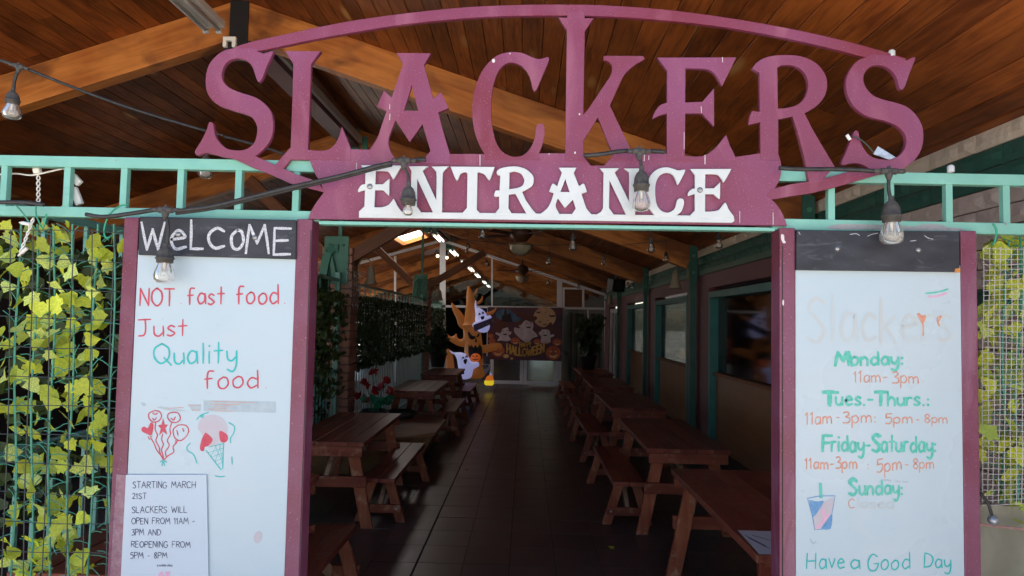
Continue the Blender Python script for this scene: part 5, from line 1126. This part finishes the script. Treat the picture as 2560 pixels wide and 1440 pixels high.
# paper on the near table
pq = [atz(a, b, FZ + .7515) for a, b in ((1844, 1326), (1990, 1330), (1990, 1387), (1898, 1386))]
sheet = thing('paper_sheet', 'pale paper sheet lying on the nearest right table', 'paper')
MB().add([(p.x, p.y, FZ + .7525) for p in pq], [(0, 1, 2, 3)]).build('sheet', M['paper'], sheet)
mb = MB()
for a, b, c, d in ((1872, 1345, 1925, 1372), (1862, 1338, 1915, 1365), (1880, 1338, 1932, 1352)):
    p = atz(a, b, FZ + .754); q = atz(c, d, FZ + .754); mb.bar(p, q, .003, .0008)
mb.build('scribble', M['ink'], sheet)['kind'] = 'stuff'
# fallen leaf
lp = atz(1534, 1372, FZ + .004); o = obj('fallen_leaf', LV[4], None, lp, (R(12), R(-8), R(60)), (.05, .05, .05)); props(o, 'small yellow leaf fallen on the dark floor tiles', 'leaf')

# platform round the first column ------------------------------------------------------
plat = thing('wooden_platform', 'low eight-sided wooden platform around the nearest brick column', 'platform', (-2.5, 9.05, FZ))
rt, rb_, ht = 1.52, 1.28, .40
A = [(math.cos(R(45 * k + 22.5)), math.sin(R(45 * k + 22.5))) for k in range(8)]
for k in range(8):
    a, b = A[k], A[(k + 1) % 8]; mb = MB()
    mb.add([(a[0] * rb_, a[1] * rb_, 0), (b[0] * rb_, b[1] * rb_, 0), (b[0] * rt * .985, b[1] * rt * .985, ht - .036), (a[0] * rt * .985, a[1] * rt * .985, ht - .036),
            (a[0] * (rb_ - .03), a[1] * (rb_ - .03), 0), (b[0] * (rb_ - .03), b[1] * (rb_ - .03), 0), (b[0] * (rt - .05), b[1] * (rt - .05), ht - .036), (a[0] * (rt - .05), a[1] * (rt - .05), ht - .036)],
           [(0, 1, 2, 3), (7, 6, 5, 4), (0, 4, 5, 1), (1, 5, 6, 2), (2, 6, 7, 3), (3, 7, 4, 0)]); mb.build('side_board', M['planter'], plat)
    mb = MB(); mb.add([(0.24 * a[0], .24 * a[1], ht), (.24 * b[0], .24 * b[1], ht), (b[0] * rt, b[1] * rt, ht), (a[0] * rt, a[1] * rt, ht), (0.24 * a[0], .24 * a[1], ht - .034), (.24 * b[0], .24 * b[1], ht - .034), (b[0] * rt, b[1] * rt, ht - .034), (a[0] * rt, a[1] * rt, ht - .034)],
                      [(0, 1, 2, 3), (7, 6, 5, 4), (0, 4, 5, 1), (1, 5, 6, 2), (2, 6, 7, 3), (3, 7, 4, 0)]); mb.build('top_board', M['planter'], plat, bevel=.004)
pot = thing('flower_pot', 'round pale pot of red foil flowers on the platform by the column', 'flower pot', (-2.06, 9.35, FZ + .40))
MB().lathe([(0, 0), (.17, 0), (.185, .11), (.17, .11), (.15, .09), (0, .09)], (0, 0, 0), 22).build('bowl', M['pot'], pot, smooth=True)
MB().lathe([(.186, .11), (.192, .15), (.17, .15), (.165, .112)], (0, 0, 0), 22).build('rim', M['black'], pot, smooth=True)
qr = random.Random(4)
for k, (dx, dz) in enumerate(((-.22, .28), (-.12, .50), (-.03, .66), (.02, .36), (.09, .42), (.17, .52), (.21, .34), (-.1, .22))):
    top = Vector((dx, qr.uniform(-.08, .08), .08 + dz * .85)); f = MB(); c = top
    f.tube([(dx * .2, 0, .1), (dx * .5, 0, .1 + dz * .5), top], .006, 5).build('stem', M['greenfoil'], pot)
    mb = MB(); leaf_cloud(mb, 9, lambda q: c + Vector((q.uniform(-.03, .03), q.uniform(-.03, .03), q.uniform(-.03, .03))), .085, k); mb.build('blossom', M['redflower'], pot)
mb = MB(); leaf_cloud(mb, 10, lambda q: (q.uniform(-.16, .2), q.uniform(-.1, .1), q.uniform(.2, .34)), .16, 9); mb.build('foliage', M['greenfoil'], pot)
tr = thing('planter_tray', 'black tray on the platform beside the flower pot', 'tray', (-1.75, 9.7, FZ + .40)); MB().lathe([(0, 0), (.17, 0), (.2, .10), (.185, .10), (.16, .02), (0, .02)], (0, 0, 0), 18).build('dish', M['black'], tr, smooth=True)

# ================================================================== GLASS WALL AND DOORS
gw = thing('glass_wall', 'white framed glazed gable wall with double doors at the far end', 'glass wall')
def gy(px, py): return aty(px, py, YG)
def fbar(a, b, w_, name, m=M['alu'], d=.07, parent=gw):
    p, q = gy(*a), gy(*b); return MB().bar(p, q, d, w_, (0, 0, 1) if abs(p.x - q.x) > abs(p.z - q.z) else (1, 0, 0)).build(name, m, parent)
fbar((1106, 601), (1513, 737), .075, 'rake_frame'); fbar((1106, 601), (700, 712), .075, 'rake_frame')
fbar((1107, 604), (1107, 962), .17, 'mullion'); fbar((1230, 645), (1230, 766), .045, 'mullion'); fbar((1399, 700), (1399, 772), .15, 'mullion'); fbar((1514, 738), (1514, 958), .07, 'mullion')
fbar((988, 640), (988, 955), .06, 'mullion'); fbar((890, 663), (890, 955), .06, 'mullion')
fbar((1060, 765), (1514, 772), .065, 'transom'); fbar((700, 756), (1100, 764), .06, 'transom')
fbar((1411, 721), (1456, 722), .05, 'transom'); fbar((1409, 719), (1409, 770), .05, 'mullion'); fbar((1458, 719), (1458, 771), .06, 'mullion'); fbar((1470, 775), (1470, 955), .05, 'mullion')
MB().box((-6.9, YG + .02, .02), (XW, YG + .026, 3.0)).build('pane', M['hallpane'], gw)
MB().add([(-6.9, YG + .021, 3.0), (XW, YG + .021, 3.0), (XW, YG + .021, zc(XW) - .32), (XR, YG + .021, ZR - .36), (-6.9, YG + .021, zc(-6.9) - .32)], [(0, 1, 2, 3, 4)]).build('pane', M['hallpane'], gw)
p = gy(1433, 745); mb = MB()
for k in range(5): mb.box((p.x - .24, YG - .02 - .004 * (k % 2), p.z - .26 + k * .105), (p.x + .24, YG + .0, p.z - .26 + k * .105 + .098))
mb.build('louver_board', M['brace'], gw)
for k, (a, b) in enumerate(((1226, 1309), (1309, 1393))):
    xa, xb = gy(a, 900).x, gy(b, 900).x; mb = MB(); y0 = YG - .075
    for (x0, x1) in ((xa + .004, xa + .10), (xb - .10, xb - .004)): mb.box((x0, y0, .03), (x1, y0 + .05, 2.25))
    mb.box((xa + .10, y0, .03), (xb - .10, y0 + .05, .13)); mb.box((xa + .10, y0, 2.17), (xb - .10, y0 + .05, 2.25))
    d = mb.build('door', M['alu'], gw); MB().box((xa + .1, y0 + .02, .13), (xb - .1, y0 + .026, 2.17)).build('pane', M['hallpane'], d)
MB().box((gy(1393, 900).x + .0, YG - .06, .02), (gy(1403, 900).x, YG - .0, 2.25)).build('door_jamb', M['alu'], gw)
MB().box((gy(1216, 900).x, YG - .06, .02), (gy(1225, 900).x, YG, 2.25)).build('door_jamb', M['alu'], gw)
# strips coloured as the striped reflections in the glass right of the doors
cu_ = thing('reflection_strips', 'upright strips standing in for striped reflections in the glass right of the doors', 'reflection')
cm_ = [mat('reflection_strip_a', (.10, .07, .04), (.2, .15, .09), stretch=(1, 1, .1), scale=12, rough=.5), mat('reflection_strip_b', (.03, .04, .035), rough=.5), mat('reflection_strip_c', (.22, .17, .10), rough=.5)]
for k in range(18):
    x = 1.25 + k * .055; MB().box((x, YG + .35 + .02 * (k % 2), .05), (x + .042, YG + .356 + .02 * (k % 2), 2.1)).build('strip', cm_[k % 3], cu_)

# ================================================================== BANNER
YB = 19.32
bn = thing('halloween_banner', 'purple Happy Halloween banner with ghosts, moon and pumpkins over the doors', 'banner')
BZ = (1100, 700, 4.965)
def bpt(x, y, d): return aty(BZ[0] + x / BZ[2], BZ[1] + y / BZ[2], YB - d)
P = [bpt(593, 337, 0), bpt(1526, 345, 0), bpt(1512, 1008, 0), bpt(590, 985, 0)]
MB().add([(p.x, p.y, p.z) for p in P] + [(p.x, p.y + .006, p.z) for p in P], [(0, 1, 2, 3), (7, 6, 5, 4), (0, 4, 5, 1), (1, 5, 6, 2), (2, 6, 7, 3), (3, 7, 4, 0)]).build('sheet', mat('night_print', (.045, .022, .05), (.16, .03, .04), scale=1.6, rough=.5), bn)
def disc(mb, cx, cy, rx, ry, d, n=20, a0=0, a1=2 * math.pi):
    vv = [bpt(cx, cy, d)] + [bpt(cx + rx * math.cos(a0 + (a1 - a0) * k / n), cy + ry * math.sin(a0 + (a1 - a0) * k / n), d) for k in range(n + 1)]
    mb.add(vv, [(0, k + 1, k + 2) for k in range(n)])
def bpoly(mb, s, d):
    vv = [bpt(a, b, d) for a, b in smooth_path(parse(s), True, 4)]; c = sum(vv, Vector()) / len(vv); n = len(vv); mb.add([c] + vv, [(0, 1 + k, 1 + (k + 1) % n) for k in range(n)])
def bpart(name, m, fn, d=0): mb = MB(); fn(mb); return mb.build(name, m, bn)
bpart('blue_glow', flat('night_blue_print', (.08, .18, .28), (.03, .07, .15), s=4), lambda mb: (disc(mb, 800, 430, 110, 70, .002), disc(mb, 950, 470, 80, 50, .0025)))
bpart('moon', flat('moon_print', (.75, .48, .27), (.55, .30, .18), s=3), lambda mb: disc(mb, 1300, 460, 138, 128, .003, 32))
def bats(mb):
    for cx, cy, s in ((1222, 402, 30), (1392, 446, 44), (1238, 520, 24), (1300, 552, 24), (1345, 500, 13), (1190, 462, 12), (1310, 400, 12)):
        bpoly(mb, ' '.join('%f,%f' % (cx + a * s, cy + b * s) for a, b in ((-1, -.35), (-.5, 0), (-.15, -.1), (0, -.35), (.15, -.1), (.5, -.05), (1, -.4), (.8, .15), (.4, .25), (0, .35), (-.4, .3), (-.8, .1))), .005)
    bpoly(mb, '760,520 770,440 790,440 800,380 812,340 825,380 830,440 860,440 868,410 880,440 900,520', .005)
bpart('bats_and_castle', flat('dark_print', (.02, .008, .012)), bats)
def ghosts(mb):
    bpoly(mb, '~1000,560 ~1030,510 ~1090,490 ~1145,515 ~1160,570 ~1150,620 ~1190,660 ~1210,700 ~1150,720 ~1110,765 ~1060,770 ~1000,730 ~930,660 ~920,610 ~930,590 ~990,600 ~975,560', .006)
    bpoly(mb, '~760,640 ~790,595 ~840,590 ~858,640 ~885,640 ~880,675 ~850,690 ~880,740 ~820,760 ~760,750 ~710,755 ~740,700 ~690,670 ~700,650 ~745,665', .006)
    bpoly(mb, '~1250,640 ~1270,610 ~1330,610 ~1365,640 ~1370,680 ~1415,675 ~1410,700 ~1370,720 ~1370,770 ~1310,790 ~1250,775 ~1255,710 ~1228,670 ~1230,645', .006)
bpart('ghosts', flat('ghost_print', (.75, .62, .66), (.5, .38, .42), s=5), ghosts)
def hats(mb):
    bpoly(mb, '~935,440 ~960,410 ~1000,400 ~1080,430 ~1110,460 ~1190,450 ~1200,490 ~1130,520 ~1060,500 ~1000,560 ~930,560 ~1000,500 ~990,440 ~955,450', .008)
    bpoly(mb, '~700,540 ~740,510 ~800,520 ~830,560 ~850,580 ~760,610 ~700,630 ~680,620 ~720,590', .008)
    bpoly(mb, '~1240,590 ~1310,580 ~1380,520 ~1395,590 ~1430,620 ~1400,640 ~1330,615 ~1260,612', .008)
bpart('hats', flat('hat_print', (.09, .018, .018), (.14, .04, .02), s=5), hats)
def faces(mb):
    for cx, cy, s in ((1100, 545, 1.2), (808, 640, 1), (1305, 655, .95)):
        disc(mb, cx, cy + 28 * s, 26 * s, 17 * s, .009, 12, 0, math.pi); disc(mb, cx - 22 * s, cy - 8 * s, 9 * s, 6 * s, .009, 8); disc(mb, cx + 26 * s, cy - 12 * s, 9 * s, 6 * s, .009, 8)
bpart('faces', flat('face_print', (.03, .008, .01)), faces)
def pumps(mb):
    for cx, cy, rx, ry in ((632, 695, 32, 28), (645, 760, 42, 38), (935, 755, 58, 42), (1205, 765, 48, 36), (1455, 770, 60, 42), (720, 880, 82, 76), (1405, 905, 92, 88)): disc(mb, cx, cy, rx, ry, .010, 18)
bpart('pumpkins', flat('pumpkin_print', (.65, .16, .06), (.4, .07, .04), s=6), pumps)
def pf(mb):
    for cx, cy, s in ((720, 880, 1), (1405, 905, 1.1), (935, 760, .6), (1455, 775, .6), (1205, 770, .5)):
        bpoly(mb, ' '.join('%f,%f' % (cx + a * s, cy + b * s) for a, b in ((-55, 15), (-20, 35), (0, 28), (25, 38), (55, 10), (30, 55), (0, 60), (-30, 52))), .012)
        for q in (-28, 28): bpoly(mb, ' '.join('%f,%f' % (cx + (q + a) * s, cy + b * s) for a, b in ((-14, -8), (0, -30), (14, -8))), .012)
    disc(mb, 820, 945, 36, 26, .012); disc(mb, 890, 975, 18, 12, .012)
bpart('pumpkin_faces', flat('glow_print', (.9, .6, .3), (.8, .4, .15), s=8), pf)
def bstroke(mb, text, x0, y0, x1, y1, h, wz, d, arch=0):
    adv = []; x = 0
    for ch in text: adv.append(x); x += float(G[ch].split(';')[0]) + .16
    k = (x1 - x0) / (x - .16)
    for ch, a in zip(text, adv):
        for st in (G[ch].split(';')[1].split('|')):
            sm = st.startswith('~'); pts = [tuple(map(float, q.split(','))) for q in st.lstrip('~').split()]
            pp = []
            for gx, gy_ in pts:
                u = (a + gx) * k; tt = u / (x1 - x0) * 2 - 1
                pp.append((x0 + u, y0 + (y1 - y0) * (u / (x1 - x0)) - gy_ * h * (1 + .25 * abs(tt)) - arch * (tt * tt), sm))
            pl = smooth_path(pp, False, 4) if sm else [(q[0], q[1]) for q in pp]
            for i in range(len(pl) - 1):
                p, q = Vector(pl[i] + (0,)), Vector(pl[i + 1] + (0,)); dv = (q - p)
                if dv.length < .01: continue
                dv.normalize(); n = Vector((-dv.y, dv.x, 0)) * wz / 2; p = p - dv * wz * .3; q = q + dv * wz * .3
                mb.add([bpt(*(c.xy), d) for c in (p + n, q + n, q - n, p - n)], [(0, 1, 2, 3)])
bpart('lettering', flat('yellow_print', (.85, .5, .1), (.7, .33, .07), s=14), lambda mb: (bstroke(mb, 'HAPPY', 990, 828, 1130, 830, 48, 12, .014), bstroke(mb, 'HALLOWEEN', 830, 945, 1290, 935, 88, 21, .016, 45)))
for a in ((600, 335), (1520, 343)):
    p = bpt(a[0], a[1], 0); MB().tube([p, p + Vector((0, .1, .04))], .006, 5).build('tie', M['cord'], bn)

# ================================================================== INFLATABLE TREE
YI = 17.6
def ipt(x, y, dy=0.0): return aty(BZ[0] + x / BZ[2], BZ[1] + y / BZ[2], YI + dy)
KI = YI / F / BZ[2]
def skin(name, chains, m, parent, sub=1, lvl=2):
    """one continuous puffed surface grown from connected joints"""
    vs_, es, rr = [], [], []
    idx = {}
    for ch in chains:
        prev = None
        for (x, y, dy, r) in ch:
            key = (x, y, dy)
            if key not in idx: idx[key] = len(vs_); vs_.append(tuple(ipt(x, y, dy))); rr.append(r * KI * (1.28 if r > 14 else 1))
            if prev is not None: es.append((prev, idx[key]))
            prev = idx[key]
    me = bpy.data.meshes.new(name); me.from_pydata(vs_, es, []); o = obj(name, me, parent)
    md = o.modifiers.new('skin', 'SKIN'); md.use_smooth_shade = True
    for i, sv_ in enumerate(me.skin_vertices[0].data): sv_.radius = (rr[i], rr[i]); sv_.use_root = (i == 0)
    s = o.modifiers.new('sub', 'SUBSURF'); s.levels = lvl; s.render_levels = lvl
    dg = bpy.context.evaluated_depsgraph_get(); me2 = bpy.data.meshes.new_from_object(o.evaluated_get(dg))
    o.modifiers.clear(); o.data = me2; me2.materials.clear(); me2.materials.append(m); me2.polygons.foreach_set('use_smooth', [True] * len(me2.polygons))
    return o
it = thing('inflatable_tree', 'tall orange-brown inflatable haunted tree with a scowling face, before the glass wall', 'inflatable')
skin('trunk', [[(430, 1240, 0, 150), (430, 1080, 0, 125), (425, 950, 0, 100), (420, 820, 0, 92), (400, 700, 0, 100), (390, 560, 0, 85), (385, 430, 0, 66), (385, 300, 0, 48), (378, 190, 0, 42), (360, 110, 0, 24), (350, 74, 0, 6)],
                [(390, 560, 0, 85), (318, 580, .02, 44), (270, 555, .05, 44), (262, 470, .05, 44), (205, 395, .05, 34), (160, 320, .05, 18), (142, 282, .05, 5)],
                [(378, 190, 0, 42), (405, 188, 0, 15), (430, 178, 0, 14), (450, 150, 0, 14), (466, 103, 0, 5)],
                [(385, 300, 0, 48), (428, 296, 0, 17), (470, 285, 0, 16), (515, 260, 0, 15), (530, 198, 0, 5)],
                [(400, 700, 0, 100), (320, 770, 0, 50), (270, 800, 0, 46), (170, 790, 0, 46), (110, 730, 0, 26), (90, 670, 0, 6)], [(170, 790, 0, 46), (190, 710, 0, 22), (205, 665, 0, 6)],
                [(385, 430, 0, 66), (445, 432, .05, 20), (560, 430, .1, 18), (650, 405, .1, 18), (685, 370, .1, 12), (702, 330, .1, 4)],
                [(420, 820, 0, 92), (505, 855, 0, 44), (560, 860, 0, 42), (660, 830, 0, 42), (750, 810, 0, 34), (770, 850, 0, 10)]], M['inf_brown'], it)
skin('left_root', [[(125, 1240, .1, 55), (125, 1050, .1, 44), (110, 900, .1, 40), (95, 850, .1, 12)]], M['inf_brown'], it)
def ishape(name, m, parent, polys, dy, th=.03, sm=True):
    mb = MB()
    for s in polys:
        pl = smooth_path(parse(s), True, 4); vv = [ipt(a, b, dy) for a, b in pl]; n = len(vv)
        c = sum(vv, Vector()) / n + Vector((0, -th, 0)); mb.add([c] + vv + [v + Vector((0, .05, 0)) for v in vv], [(0, 1 + k, 1 + (k + 1) % n) for k in range(n)] + [(1 + k, 1 + n + k, 1 + n + (k + 1) % n, 1 + (k + 1) % n) for k in range(n)])
    return mb.build(name, m, parent)
DF = -100 * KI
ishape('eye', M['inf_black'], it, ['~352,640 ~400,690 ~440,700 ~420,735 ~375,730 ~352,690'], DF - .04)
ishape('eye', M['inf_black'], it, ['~455,700 ~485,655 ~488,690 ~465,708'], DF - .02)
ishape('nose', M['inf_black'], it, ['445,712 458,760 440,775 430,765'], DF - .05)
ishape('mouth', M['inf_black'], it, ['352,800 375,835 390,800 415,840 440,805 465,840 490,800 518,830 ~525,900 ~515,980 ~450,1010 ~380,985 ~352,900'], DF - .03)
pk = thing('inflatable_pumpkin', 'glowing orange pumpkin in the mouth of the inflatable tree', 'inflatable', tuple(ipt(442, 962, DF - .12)))
rr_ = 60 * KI; mb = MB()
vv = []; n = 28
for i in range(11):
    th = math.pi * i / 10
    for k in range(n):
        a = 2 * math.pi * k / n; q = 1 + .06 * math.cos(7 * a); vv.append((rr_ * q * math.sin(th) * math.cos(a), rr_ * .7 * q * math.sin(th) * math.sin(a), rr_ * .85 * math.cos(th)))
mb.add(vv, [(i * n + k, (i + 1) * n + k, (i + 1) * n + (k + 1) % n, i * n + (k + 1) % n) for i in range(10) for k in range(n)]).build('body', M['pumpkin'], pk, smooth=True)
mb = MB()
for dx, dz, rx, rz in ((-.06, .04, .018, .022), (.03, .04, .018, .022), (-.02, .0, .008, .01)): mb.ball((dx, -rr_ * .69, dz), 1, 10, (rx, .01, rz))
mb.add([(-.11, -rr_ * .66, -.02), (-.04, -rr_ * .74, -.065), (.03, -rr_ * .74, -.065), (.10, -rr_ * .66, -.02), (.03, -rr_ * .74, -.04), (-.04, -rr_ * .74, -.04)], [(0, 1, 5), (1, 2, 4, 5), (2, 3, 4)])
mb.build('face', M['inf_black'], pk)
g1 = thing('inflatable_ghost', 'upper white inflatable ghost holding a purple board on the tree', 'inflatable', group='inflatable ghosts on the tree')
dg_ = -.30
skin('body', [[(446, 252, dg_, 5), (440, 300, dg_, 11), (448, 345, dg_, 15), (478, 385, dg_, 40), (500, 415, dg_, 54), (515, 480, dg_, 70), (540, 580, dg_, 78), (530, 660, dg_, 50)]], M['ghost'], g1)
skin('arm', [[(640, 450, dg_ - .16, 24), (560, 500, dg_ - .2, 22), (430, 555, dg_ - .2, 26), (410, 585, dg_ - .2, 16)]], M['ghost'], g1)
ishape('board', M['purple'], g1, ['412,560 640,470 668,440 672,505 640,545 430,640'], dg_ - .28, .01)
ishape('board_lettering', flat('gold_print', (.35, .25, .12)), g1, ['480,575 500,565 505,580 485,590', '520,558 545,548 550,566 525,575', '565,540 600,525 604,542 570,555', '640,505 660,480 668,515 650,530'], dg_ - .31, .002)
ishape('eyes', M['inf_black'], g1, ['~475,440 ~485,408 ~500,415 ~498,440 ~488,430', '~518,425 ~525,395 ~542,400 ~545,425 ~532,415', '~505,460 ~528,450 ~550,450 ~540,490 ~520,500'], dg_ - .235, .01)
g2 = thing('inflatable_ghost', 'lower white inflatable ghost hugging the foot of the tree', 'inflatable', group='inflatable ghosts on the tree')
dg_ = -.48
skin('body', [[(118, 875, dg_, 4), (150, 902, dg_, 11), (190, 915, dg_, 14), (235, 935, dg_, 42), (285, 970, dg_, 66), (300, 1060, dg_, 58), (320, 1150, dg_, 70), (330, 1240, dg_, 60)], [(300, 1060, dg_, 58), (400, 1060, dg_ - .1, 34), (490, 1040, dg_ - .1, 22)]], M['ghost'], g2)
ishape('eyes', M['inf_black'], g2, ['~270,985 ~280,955 ~298,958 ~300,978 ~288,968', '~315,970 ~322,938 ~340,942 ~342,965 ~330,955', '~292,1000 ~315,980 ~335,990 ~328,1030 ~308,1045'], dg_ - 76 * KI - .01, .01)
ts = thing('tombstone', 'grey inflatable tombstone with RIP shield beside the tree', 'inflatable')
ishape('stone', M['stone'], ts, ['515,985 ~520,955 ~560,942 ~610,955 617,1000 617,1250 515,1250'], -.12, .04)
ishape('shield', M['white'], ts, ['512,1040 620,1045 610,1120 565,1175 515,1130'], -.19, .005)
mb = MB()
for ch, x in (('R', 518), ('I', 552), ('P', 572)):
    for st in G[ch].split(';')[1].split('|'):
        sm = st.startswith('~'); pts = [tuple(map(float, q.split(','))) for q in st.lstrip('~').split()]; pp = [(x + a * 42, 1100 - b * 44, sm) for a, b in pts]
        pl = smooth_path(pp, False, 4) if sm else [(q[0], q[1]) for q in pp]
        mb.tube([ipt(a, b, -.205) for a, b in pl], .009, 4)
mb.build('lettering', M['ink'], ts)
cc = thing('candy_corn', 'glowing candy corn cone in white, orange and yellow by the doors', 'inflatable', tuple(ipt(608, 1305, -.05)))
rr_ = 60 * KI
MB().lathe([(0, 0), (rr_ * .8, 0), (rr_, rr_ * .35), (rr_ * .98, rr_ * 1.0)], (0, 0, 0), 20).build('yellow_band', M['candy_y'], cc, smooth=True)
MB().lathe([(rr_ * .98, rr_ * 1.0), (rr_ * .85, rr_ * 1.6), (rr_ * .62, rr_ * 2.1)], (0, 0, 0), 20).build('orange_band', M['candy_o'], cc, smooth=True)
MB().lathe([(rr_ * .62, rr_ * 2.1), (rr_ * .3, rr_ * 2.6), (0, rr_ * 2.8)], (0, 0, 0), 20).build('white_tip', M['ghost'], cc, smooth=True)

# plants ------------------------------------------------------------------------------
def pot_plant(label, x, y, z, h, wd, seed, m=M['leafdark'], n=320):
    t = thing('potted_plant', label, 'potted plant', (x, y, z)); q0 = random.Random(seed)
    MB().lathe([(0, 0), (.14, 0), (.19, .26), (.21, .28), (.21, .32), (.18, .32), (.17, .27), (0, .27)], (0, 0, 0), 18).build('pot', M['dark_brown'], t, smooth=True)
    mb = MB(); st = []
    for k in range(9):
        a = q0.uniform(0, 6.28); r1 = q0.uniform(.1, 1) * wd; top = Vector((r1 * math.cos(a), r1 * math.sin(a) * .6, .3 + h * q0.uniform(.55, 1))); st.append(top)
        mb.tube([(0, 0, .27), (top.x * .4, top.y * .4, .27 + top.z * .4), top], [.02, .014, .006], 5)
    mb.build('stems', M['dark_brown'], t)
    mb = MB(); leaf_cloud(mb, n, lambda q: (lambda s_, u: s_ * u + Vector((q.gauss(0, .06), q.gauss(0, .06), q.gauss(0, .06))))(q.choice(st), q.uniform(.4, 1.05)), .17, seed); mb.build('foliage', m, t)
pot_plant('large dark potted plant standing on the farthest right table', 1.42, 15.5, FZ + .75, .85, .32, 5)
pot_plant('spiky dark plant in a pot beside the farther brick column', -1.95, 15.2, FZ + .75, .5, .25, 6, n=200)

# trees beyond the far opening and behind the camera are lit by the sky; one outside the end wall gives the green glints
def tree(label, x, y, h, seed):
    t = thing('tree', label, 'tree', (x, y, 0)); q0 = random.Random(seed)
    mb = MB(); mb.tube([(0, 0, 0), (.05, 0, h * .3), (0, .1, h * .6)], [.18, .13, .06], 8)
    for k in range(6):
        a = q0.uniform(0, 6.28); mb.tube([(0, 0, h * (.3 + .05 * k)), (math.cos(a) * h * .22, math.sin(a) * h * .2, h * (.5 + .06 * k))], [.06, .02], 5)
    mb.build('trunk', M['dark_brown'], t)
    mb = MB(); cs2 = [(q0.gauss(0, h * .2), q0.gauss(0, h * .2), h * q0.uniform(.4, 1)) for _ in range(14)]
    leaf_cloud(mb, 1500, lambda q: Vector(q.choice(cs2)) + Vector((q.gauss(0, .3), q.gauss(0, .3), q.gauss(0, .3))), .22, seed); mb.build('crown', M['leaf2'], t)
tree('green tree glimpsed through the far right opening of the hall', 2.6, 55, 4.5, 3)
